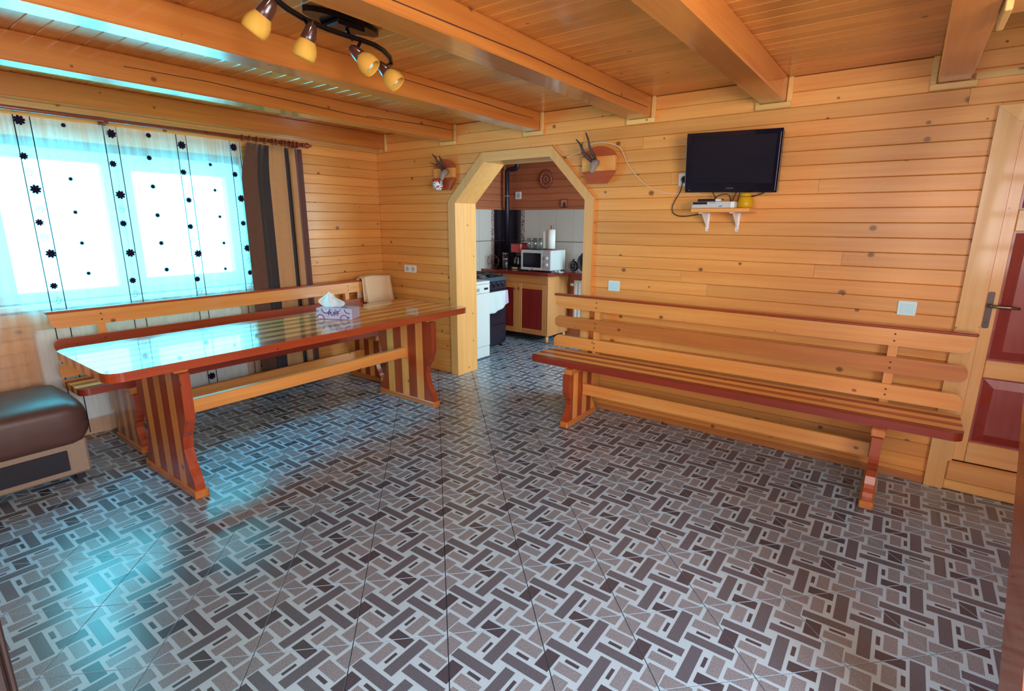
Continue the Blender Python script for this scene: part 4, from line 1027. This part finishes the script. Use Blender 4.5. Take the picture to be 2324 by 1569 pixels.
obj('hanger', MB().tube([(-2.318, -.0505, 1.80), (-2.318, -.0505, 1.845)], .0015, 5).tube([(-2.318, -.0505, 1.80), (-2.318, -.058, 1.79)], .0015, 5), BRC, pot)
# white cable from the arch over the plaque to the television
cable('white_cable', 'thin white cable looping over the large plaque to the television', [(-1.166, -.004, 2.045), (-1.12, -.004, 2.000), (-1.06, -.005, 1.955), (-1.00, -.006, 1.955), (-.92, -.008, 1.975), (-.87, -.03, 2.00), (-.78, -.052, 2.018), (-.70, -.053, 2.016), (-.62, -.04, 1.995), (-.585, -.012, 1.96), (-.53, -.006, 1.86), (-.44, -.006, 1.76), (-.36, -.006, 1.70), (-.27, -.006, 1.665), (-.19, -.006, 1.655), (-.10, -.008, 1.65), (.0, -.01, 1.648)], .0028, plain('cable_cream', (.80, .68, .48), .5))
cable('wall_cable', 'thin white cable running down beside the arch casing', [(-2.285, -.004, 1.05), (-2.290, -.004, .8), (-2.285, -.004, .55), (-2.297, -.004, .40), (-2.289, -.004, .2), (-2.290, -.004, .03)], .003, plain('cable_white', (.80, .76, .70), .5))

# ================================================================== KITCHEN
DWM = plain('appliance_white', (.66, .72, .74), .3); STB = plain('stove_black', (.016, .012, .026), .25, coat=.4)
dw = thing('dishwasher', 'narrow white dishwasher behind the arch jamb', 'dishwasher', (-2.7, .51, 0))
DX = -2.408
obj('body', MB().box(-3.02, DX - .022, .290, .738, .06, .815), DWM, dw)
obj('worktop', MB().box(-3.02, DX - .002, .288, .740, .816, .846, 0, .004), DWM, dw)
dd = obj('door', MB().box(DX - .0215, DX, .292, .737, .135, .715, 0, .004), DWM, dw)
cp = obj('control_panel', MB().box(DX - .0215, DX, .292, .737, .718, .814, 0, .004), DWM, dw)
obj('display', MB().box(DX, DX + .001, .640, .705, .752, .775), BLACKP, cp)
obj('handle_recess', MB().box(DX, DX + .0008, .50, .565, .742, .775), plain('recess_grey', (.30, .34, .37), .4), cp)
obj('kick_panel', MB().box(DX - .03, DX - .006, .292, .737, .012, .130, 0, .003), DWM, dw)
for y in (.32, .70): obj('foot', MB().lathe([(.015, .0006), (.015, .06)], (DX - .06, y, 0), (0, 0, 1), 10), BLACKP, dw)
SX = -2.600
sv = thing('gas_stove', 'black gas stove with three dials next to the dishwasher', 'stove', (-2.9, 1.03, 0))
obj('body', MB().box(-3.22, SX - .025, .775, 1.285, .04, .79), STB, sv)
obj('hob', MB().box(-3.22, SX, .770, 1.290, .791, .842, 0, .006), plain('hob_enamel', (.06, .12,.17), .15, .3, coat=.6), sv)
pn = obj('control_panel', MB().prism([(SX - .024, .700), (SX - .002, .700), (SX - .012, .790), (SX - .024, .790)], lambda u, w, d: (u, d, w), .775, 1.285), STB, sv)
for y in (.98, 1.06, 1.14, 1.22, .86):
    kn = obj('dial', MB().lathe([(.017, 0), (.017, .012), (.014, .020)], (SX - .005, y, .742), (1, 0, .1), 14), BLACKP, pn)
    obj('dial_mark', MB().box(SX - .004, SX - .0028, y - .004, y + .004, .768, .774), plain('mark_pale', (.6, .7, .75), .4), pn)
od = obj('oven_door', MB().box(SX - .0245, SX - .002, .778, 1.282, .285, .695, 0, .004), STB, sv)
obj('oven_window', MB().box(SX - .002, SX - .0005, .83, 1.23, .33, .60), plain('oven_glass', (.010, .014, .030), .08, coat=.5), od)
obj('door_bar', MB().tube([(SX + .028, .78, .668), (SX + .028, 1.28, .668)], .008, 8).box(SX - .002, SX + .028, .781, .792, .661, .675).box(SX - .002, SX + .028, 1.269, 1.279, .661, .675), plain('bar_metal', (.4, .45, .5), .25, .9), od)
obj('drawer', MB().box(SX - .0245, SX - .004, .778, 1.282, .06, .280, 0, .004), STB, sv)
for y in (.80, 1.26): obj('foot', MB().lathe([(.018, .0006), (.018, .04)], (SX - .06, y, 0), (0, 0, 1), 10), BLACKP, sv)
for (x, y) in ((-2.76, .91), (-2.76, 1.16), (-3.05, .91), (-3.05, 1.16)):
    bu = obj('burner', MB().lathe([(.045, 0), (.045, .010), (.030, .018), (.030, .022)], (x, y, .8425), (0, 0, 1), 16), BLACKP, sv)
for y in (.91, 1.16):
    g = MB()
    for x in (-2.66, -2.76, -2.86, -2.95, -3.05, -3.15): g.box(x - .004, x + .004, y - .11, y + .11, .868, .876)
    g.box(-3.16, -2.65, y - .114, y - .106, .866, .874).box(-3.16, -2.65, y + .106, y + .114, .866, .874)
    for x in (-2.655, -3.155):
        for yy in (y - .11, y + .11): g.box(x - .005, x + .005, yy - .004, yy + .004, .8425, .868)
    obj('pan_support', g, BLACKP, sv)
# towel
TWM = [plain('towel_white', (.66, .76, .80), .9, noise=.2, nscale=150), plain('towel_pink', (.60, .42, .66), .9)]
def towf(u, v):
    y = .80 + .462 * u; bx, bz, r = SX + .028, .668, .0135
    hem = .200 + .045 * math.sin(u * 3.3 + .2) - .045 * u
    if v < .2: x, z = bx - r, bz - .10 * (1 - v / .2)
    elif v < .5:
        a = math.pi * (1 - (v - .2) / .3); x, z = bx + r * math.cos(a), bz + r * math.sin(a)
    else:
        t = (v - .5) / .5; x, z = bx + r + .010 * t * (1 + math.sin(u * 19)), bz - hem * t
    return (x, y, z)
tq = obj('kitchen_towel', MB().grid(towf, 40, 24, mif=lambda i, j: 1 if i > 35 else 0), TWM)
tag(tq, 'white towel with pink edge hanging on the stove door bar', 'towel')
md = tq.modifiers.new('thickness', 'SOLIDIFY'); md.thickness = .003
# base cabinet
CF = 1.645
kc = thing('base_cabinet', 'pine base cabinet with red door panels under the worktop', 'cabinet', (-2.7, 1.85, 0))
KP, KPX = wood('cab_pine_v', (.86, .41, .14), (.70, .27, .07), KNOT, 2, .35, .5, .1, .06, .05), wood('cab_pine_h', (.80, .33, .10), (.62, .21, .05), KNOT, 0, .35, .5, .1, .06, .04)
CX0, CX1 = -3.24, -2.245
obj('carcass', MB().box(CX0, CX1 - .019, CF + .022, 2.13, .09, .825), KPX, kc)
obj('side_panel', MB().box(CX1 - .018, CX1, CF + .001, 2.13, .085, .826, 0, .003), wood('cab_side', (.74, .34, .13), (.58, .22, .065), KNOT, 2, .4, .4, .12, .05, .06), kc)
obj('apron', MB().box(CX0, CX1 - .0185, CF, CF + .021, .725, .826, 0, .003), KPX, kc)
KRED = wood('cab_red', (.34, .030, .022), (.20, .014, .012), REDK, 2, .35, .5, .1, .05, .02)
for (a, b, kx) in ((-3.15, -2.700, -2.735), (-2.696, -2.266, -2.660)):
    dr = obj('door', MB().box(a + .065, b - .065, CF + .004, CF + .018, .155, .655), KRED, kc)
    for (p, q) in ((a, a + .065), (b - .065, b)): obj('stile', MB().box(p + .0005, q - .0005, CF, CF + .021, .092, .722, 0, .003), KP, dr)
    for (p, q) in ((.092, .155), (.655, .722)): obj('rail', MB().box(a + .066, b - .066, CF, CF + .021, p, q, 0, .003), KPX, dr)
    obj('knob', MB().lathe([(.006, 0), (.007, .010), (.016, .018), (.017, .026), (.010, .031), (0, .032)], (kx, CF - .0003, .655), (0, -1, 0), 14), vred(2), dr)
for x in (CX0 + .05, CX1 - .03):
    for y in (CF + .035, 2.08): obj('foot', MB().lathe([(.016, .0006), (.020, .02), (.024, .05), (.020, .085)], (x, y, 0), (0, 0, 1), 12), KP, kc)
wt = tag(obj('worktop', MB().prism([(-3.25, 2.135), (-3.25, CF - .03), (-2.30, CF - .03), (-2.235, CF - .02), (-2.185, CF + .03), (-2.17, CF + .10), (-2.17, 1.86), (-1.20, 1.86), (-1.20, 2.135)], XY, .8275, .868), wood('worktop_red', (.30, .028, .018), (.19, .014, .010), REDK, 0, .25, .8, .06, .05, .02)), 'dark red varnished worktop running along the kitchen back wall', 'worktop')
WTZ = .8685
# radiator below the worktop
kr = thing('radiator', 'white ribbed radiator below the kitchen worktop', 'radiator', (-1.85, 2.05, .2))
obj('panel', MB().box(-2.12, -1.45, 2.04, 2.10, .25, .76, 0, .006), WHITE, kr)
for k in range(13): obj('rib', MB().box(-2.105 + k * .05, -2.075 + k * .05, 2.0335, 2.0395, .28, .73, 0, .003), WHITE, kr)
obj('valve', MB().lathe([(.018, 0), (.020, .02), (.018, .05), (.010, .055)], (-2.125, 2.06, .70), (-1, 0, 0), 14), WHITE, kr)
# microwave
mw = thing('microwave', 'white microwave oven with dark window on the worktop', 'microwave', (-2.36, 1.86, WTZ))
MX0, MX1, MY0, MY1, MZ0, MZ1 = -2.702, -2.262, 1.715, 2.06, WTZ + .012, WTZ + .257
obj('case', MB().box(MX0, MX1, MY0 + .02, MY1, MZ0, MZ1, 0, .006), DWM, mw)
md_ = obj('door', MB().box(MX0 + .002, MX0 + .325, MY0, MY0 + .0195, MZ0 + .002, MZ1 - .002, 0, .004), DWM, mw)
obj('door_window', MB().prism(rrect(MX0 + .035, MX0 + .30, MZ0 + .035, MZ1 - .035, .008), XZ, MY0 - .0012, MY0 - .0002), plain('mw_glass', (.012, .008, .022), .12), md_)
obj('maker_mark', MB().box(MX0 + .155, MX0 + .185, MY0 - .001, MY0 - .0002, MZ0 + .010, MZ0 + .018), BLACKP, md_)
cpn = obj('control_panel', MB().box(MX0 + .327, MX1 - .002, MY0, MY0 + .0195, MZ0 + .002, MZ1 - .002, 0, .004), plain('panel_grey', (.55, .55, .60), .35), mw)
for zz in (MZ0 + .075, MZ0 + .155): obj('dial', MB().lathe([(.019, 0), (.018, .010), (.015, .016)], (MX0 + .385, MY0 - .0002, zz), (0, -1, 0), 14), WHITE, cpn)
for x in (MX0 + .03, MX1 - .03):
    for y in (MY0 + .05, MY1 - .04): obj('foot', MB().lathe([(.012, 0), (.012, .0125)], (x, y, WTZ - .0005), (0, 0, 1), 8), BLACKP, mw)
GLS = glassy('clear_glass', (.90, .94, .95), .22, .03, .06, (.7, .75, .75))
tr = tag(obj('tray', MB().box(-2.70, -2.44, 1.76, 1.98, MZ1 + .0004, MZ1 + .010, 0, .003), plain('tray_dark', (.03, .02, .03), .4)), 'dark tray under the glasses on the microwave', 'tray')
for k, (x, y, w_) in enumerate(((-2.64, 1.80, 'leftmost front'), (-2.59, 1.86, 'left rear'), (-2.545, 1.80, 'second front'), (-2.50, 1.86, 'right rear'), (-2.465, 1.80, 'rightmost front'))):
    g = thing('drinking_glass', 'clear drinking glass on the microwave tray, %s one' % w_, 'glass', (x, y, MZ1 + .0105), 0, 'clear glasses on the microwave')
    obj('tumbler', MB().lathe([(.024, .0), (.027, .125), (.0255, .125), (.0225, .006)], (x, y, MZ1 + .0105), (0, 0, 1), 18), GLS, g)
    obj('rim', MB().lathe([(.0272, .1252), (.0278, .127), (.0262, .128), (.0255, .1255)], (x, y, MZ1 + .0105), (0, 0, 1), 18), plain('rim_dark', (.10, .07, .08), .3), g)
pr_ = thing('paper_towel_roll', 'white paper towel roll on a red holder on the microwave', 'paper towel', (-2.365, 1.88, MZ1))
obj('stand', MB().lathe([(.060, .0004), (.060, .010), (.010, .014), (.007, .016), (.007, .275), (.012, .280), (.012, .292), (0, .295)], (-2.365, 1.88, MZ1), (0, 0, 1), 18), vred(2), pr_)
PAP = plain('paper', (.85, .86, .84), .9)
obj('roll', MB().lathe([(.052, .016), (.052, .245), (.016, .245)], (-2.365, 1.88, MZ1), (0, 0, 1), 28), PAP, pr_)
obj('loose_sheet', MB().add([(-2.41, 1.855, MZ1 + .018), (-2.448, 1.84, MZ1 + .018), (-2.452, 1.84, MZ1 + .222), (-2.41, 1.855, MZ1 + .232)], [(0, 1, 2, 3)]), PAP, pr_)
# coffee maker
cm = thing('coffee_maker', 'black and red coffee maker beside the microwave on the worktop', 'coffee maker', (-2.84, 1.87, WTZ))
CR = plain('coffee_red', (.55, .012, .02), .2, coat=.5)
obj('base', MB().prism(rrect(-2.93, -2.75, 1.78, 1.97, .03), XY, WTZ, WTZ + .035), BLACKP, cm)
obj('tower', MB().prism(rrect(-2.92, -2.76, 1.90, 1.97, .02), XY, WTZ + .035, WTZ + .215), BLACKP, cm)
hd = obj('head', MB().prism(rrect(-2.93, -2.75, 1.79, 1.97, .04, 8), XY, WTZ + .2155, WTZ + .315), CR, cm)
obj('lid', MB().prism(rrect(-2.935, -2.745, 1.785, 1.975, .04, 8), XY, WTZ + .3155, WTZ + .330), BLACKP, hd)
obj('carafe', MB().lathe([(.045, .036), (.060, .060), (.058, .110), (.040, .150), (.036, .165)], (-2.84, 1.845, WTZ), (0, 0, 1), 18), glassy('carafe_glass', (.35, .35, .40), .2, .02, .2, (.05, .04, .05)), cm)
obj('carafe_handle', MB().tube([(-2.80, 1.80, WTZ + .15), (-2.775, 1.765, WTZ + .14), (-2.77, 1.76, WTZ + .09), (-2.795, 1.79, WTZ + .06)], .007, 8), plain('handle_grey', (.45, .5, .55), .3), cm)
obj('carafe_label', MB().box(-2.878, -2.80, 1.7785, 1.7795, WTZ + .006, WTZ + .030), plain('label_cream', (.78, .60, .42), .6), cm)
# jars and basket
for (x, y, h, r, nm) in ((-3.00, 1.80, .115, .042, 'dark storage jar with metal lid beside the coffee maker'), (-3.10, 1.92, .175, .046, 'tall storage jar with metal lid in the kitchen corner')):
    j = thing('storage_jar', nm, 'jar', (x, y, WTZ))
    obj('jar_body', MB().lathe([(r * .92, .0004), (r, .01), (r, h - .02), (r * .8, h)], (x, y, WTZ), (0, 0, 1), 18), plain('jar_dark', (.045, .03, .04), .15, coat=.5), j)
    obj('lid', MB().lathe([(r * .86, h + .0004), (r * .88, h + .003), (r * .88, h + .02), (r * .7, h + .023)], (x, y, WTZ), (0, 0, 1), 18), plain('lid_metal', (.42, .34, .33), .3, .8), j)
bk = thing('wire_basket', 'round dark wire basket on the worktop beside the gas stove', 'basket', (-3.13, 1.72, WTZ))
ring_ = lambda c, r, n=20: [(c[0] + r * math.cos(2 * math.pi * k / n), c[1], c[2] + r * math.sin(2 * math.pi * k / n)) for k in range(n + 1)]
WIRE = plain('wire_dark', (.11, .03, .03), .4, .5)
for yy, rr in ((1.70, .088), (1.735, .07), (1.77, .045)): obj('hoop', MB().tube(ring_((-3.13, yy, WTZ + .0925), rr), .0035, 6, caps=False), WIRE, bk)
for k in range(6):
    a = R(60 * k + 20); obj('spoke', MB().tube([(-3.13 + .088 * math.cos(a), 1.70, WTZ + .0925 + .088 * math.sin(a)), (-3.13 + .07 * math.cos(a), 1.735, WTZ + .0925 + .07 * math.sin(a)), (-3.13 + .045 * math.cos(a), 1.77, WTZ + .0925 + .045 * math.sin(a))], .0025, 6), WIRE, bk)
# right of the microwave
cl_ = thing('alarm_clock', 'round black clock standing on the worktop beside the microwave', 'clock', (-2.10, 1.98, WTZ))
obj('clock_case', MB().lathe([(.055, 0), (.064, .006), (.066, .02), (.060, .035)], (-2.10, 2.0, WTZ + .0675), (0, -1, 0), 28), BLACKP, cl_)
obj('bezel', MB().tube(ring_((-2.10, 1.964, WTZ + .0675), .046), .003, 6, caps=False), plain('clock_ring', (.55, .52, .55), .3, .6), cl_)
obj('hand', MB().box(-2.102, -2.099, 1.9628, 1.9640, WTZ + .0675, WTZ + .105).box(-2.10, -2.07, 1.9628, 1.9640, WTZ + .066, WTZ + .069), plain('clock_hand', (.6, .6, .62), .4), cl_)
obj('top_knob', MB().lathe([(.006, 0), (.014, .008), (.012, .018), (0, .021)], (-2.10, 1.985, WTZ + .1335), (0, 0, 1), 12), BLACKP, cl_)
dn = tag(obj('lace_doily', MB().grid(lambda u, v: (-2.245 + .13 * u, 1.70 + .10 * v, WTZ + .0035 + .036 * math.sin(math.pi * u) ** .6 * math.sin(math.pi * v) ** .6 * (.62 + .22 * math.sin(u * 17 + v * 6) + .16 * math.sin(v * 21 - u * 9))), 36, 18), plain('doily_blue', (.42, .70, .78), .6, noise=.8, nscale=75)), 'crumpled pale blue patterned doily beside the microwave', 'doily')
md = dn.modifiers.new('thickness', 'SOLIDIFY'); md.thickness = .003
ws = thing('wire_stand', 'thin dark wire stand against the tiles behind the clock', 'stand', (-2.05, 2.09, WTZ))
obj('frame_wire', MB().tube([(-2.10, 2.10, WTZ + .001), (-2.085, 2.10, WTZ + .15), (-2.055, 2.10, WTZ + .215), (-2.025, 2.10, WTZ + .15), (-2.005, 2.10, WTZ + .001)], .0025, 6), WIRE, ws)
obj('hook', MB().tube([(-2.070, 2.10, WTZ + .222), (-2.055, 2.10, WTZ + .215), (-2.035, 2.10, WTZ + .224)], .003, 6), WIRE, ws)
obj('cross_wire', MB().tube([(-2.0905, 2.10, WTZ + .09), (-2.016, 2.10, WTZ + .09)], .002, 6), WIRE, ws)
bb = thing('frying_pan', 'black pan standing upright on the kitchen worktop', 'pan', (-1.905, 1.96, WTZ))
obj('pan_body', MB().lathe([(.10, 0), (.12, .035), (.116, .035), (.097, .004)], (-1.905, 1.98, WTZ + .1205), (.15, -1, 0), 28), BLACKP, bb)
obj('pan_handle', MB().tube([(-1.90, 1.95, WTZ + .235), (-1.89, 1.95, WTZ + .33)], .009, 8), BLACKP, bb)
# things on the kitchen wall
wc = thing('wall_clock', 'carved red-brown round clock on the kitchen wall', 'clock', (-2.615, KY1, 1.985))
FK = lambda u, w, d: (u, KY1 - d, w)
CLK, CLM = plain('clock_wood', (.26, .045, .03), .4), plain('clock_trim', (.52, .26,.17), .4)
mb = MB(); n = 48; P_ = []
for k in range(n):
    a = 2 * math.pi * k / n; r = .098 + .008 * (math.cos(a * 12) > 0); P_.append((-2.615 + r * math.cos(a), 1.985 + r * 1.12 * math.sin(a)))
mb.prism(P_, FK, .001, .016); obj('clock_body', mb, CLK, wc)
for r in (.082, .030):
    obj('trim_ring', MB().tube([(-2.615 + r * math.cos(2 * math.pi * k / 28), KY1 - .018, 1.985 + r * 1.1 * math.sin(2 * math.pi * k / 28)) for k in range(29)], .003, 6, caps=False), CLM, wc)
for k in range(12):
    a = R(30 * k); obj('numeral', MB().prism([(-2.615 + .066 * math.cos(a) + dx, 1.985 + .070 * math.sin(a) + dz) for dx, dz in ((-.006, -.009), (.006, -.009), (.006, .009), (-.006, .009))], FK, .0161, .0175), CLM, wc)
obj('hand', MB().prism([(-2.617, 1.985), (-2.613, 1.985), (-2.600, 2.03), (-2.603, 2.031)], FK, .0176, .019).prism([(-2.615, 1.983), (-2.615, 1.987), (-2.575, 1.972), (-2.576, 1.968)], FK, .0176, .019), CLM, wc)
socket('cream single socket high on the kitchen wall beside the pipe', -3.095, -3.005, 1.752, 1.845, FK, 1)
ic = thing('icon_picture', 'small framed icon picture on the kitchen wall', 'picture', (-2.345, KY1, 1.685))
obj('frame', MB().prism([(-2.395, 1.635), (-2.295, 1.635), (-2.295, 1.738), (-2.395, 1.738)], FK, .001, .012), plain('icon_frame', (.22, .05, .03), .4), ic)
obj('picture', MB().prism([(-2.385, 1.645), (-2.305, 1.645), (-2.305, 1.728), (-2.385, 1.728)], FK, .0121, .013), plain('icon_gold', (.50, .22, .14), .5), ic)
obj('figure', MB().prism([(-2.365, 1.648), (-2.315, 1.648), (-2.322, 1.685), (-2.335, 1.71), (-2.348, 1.69), (-2.36, 1.68)], FK, .0131, .0135), plain('icon_dark', (.08, .02, .03), .5), ic)
pp = thing('stove_pipe', 'dark vertical flue pipe in the kitchen corner', 'pipe', (-3.17, 2.05, .87))
PIP = plain('pipe_dark', (.022, .014, .030), .4, .3)
obj('pipe_run', MB().tube([(-3.165, 2.04, .8690), (-3.165, 2.04, 2.085), (-3.165, 2.04, 2.10), (-3.15, 2.04, 2.115), (-3.02, 2.04, 2.125), (-3.005, 2.04, 2.14), (-3.0, 2.04, 2.285)], .030, 14), PIP, pp)
obj('clamp', MB().lathe([(.034, 0), (.034, .02)], (-3.165, 2.04, 1.78), (0, 0, 1), 14).box(-3.140, -3.125, 1.995, 2.02, 1.782, 1.80), plain('clamp_metal', (.5, .5, .55), .3, .9), pp)
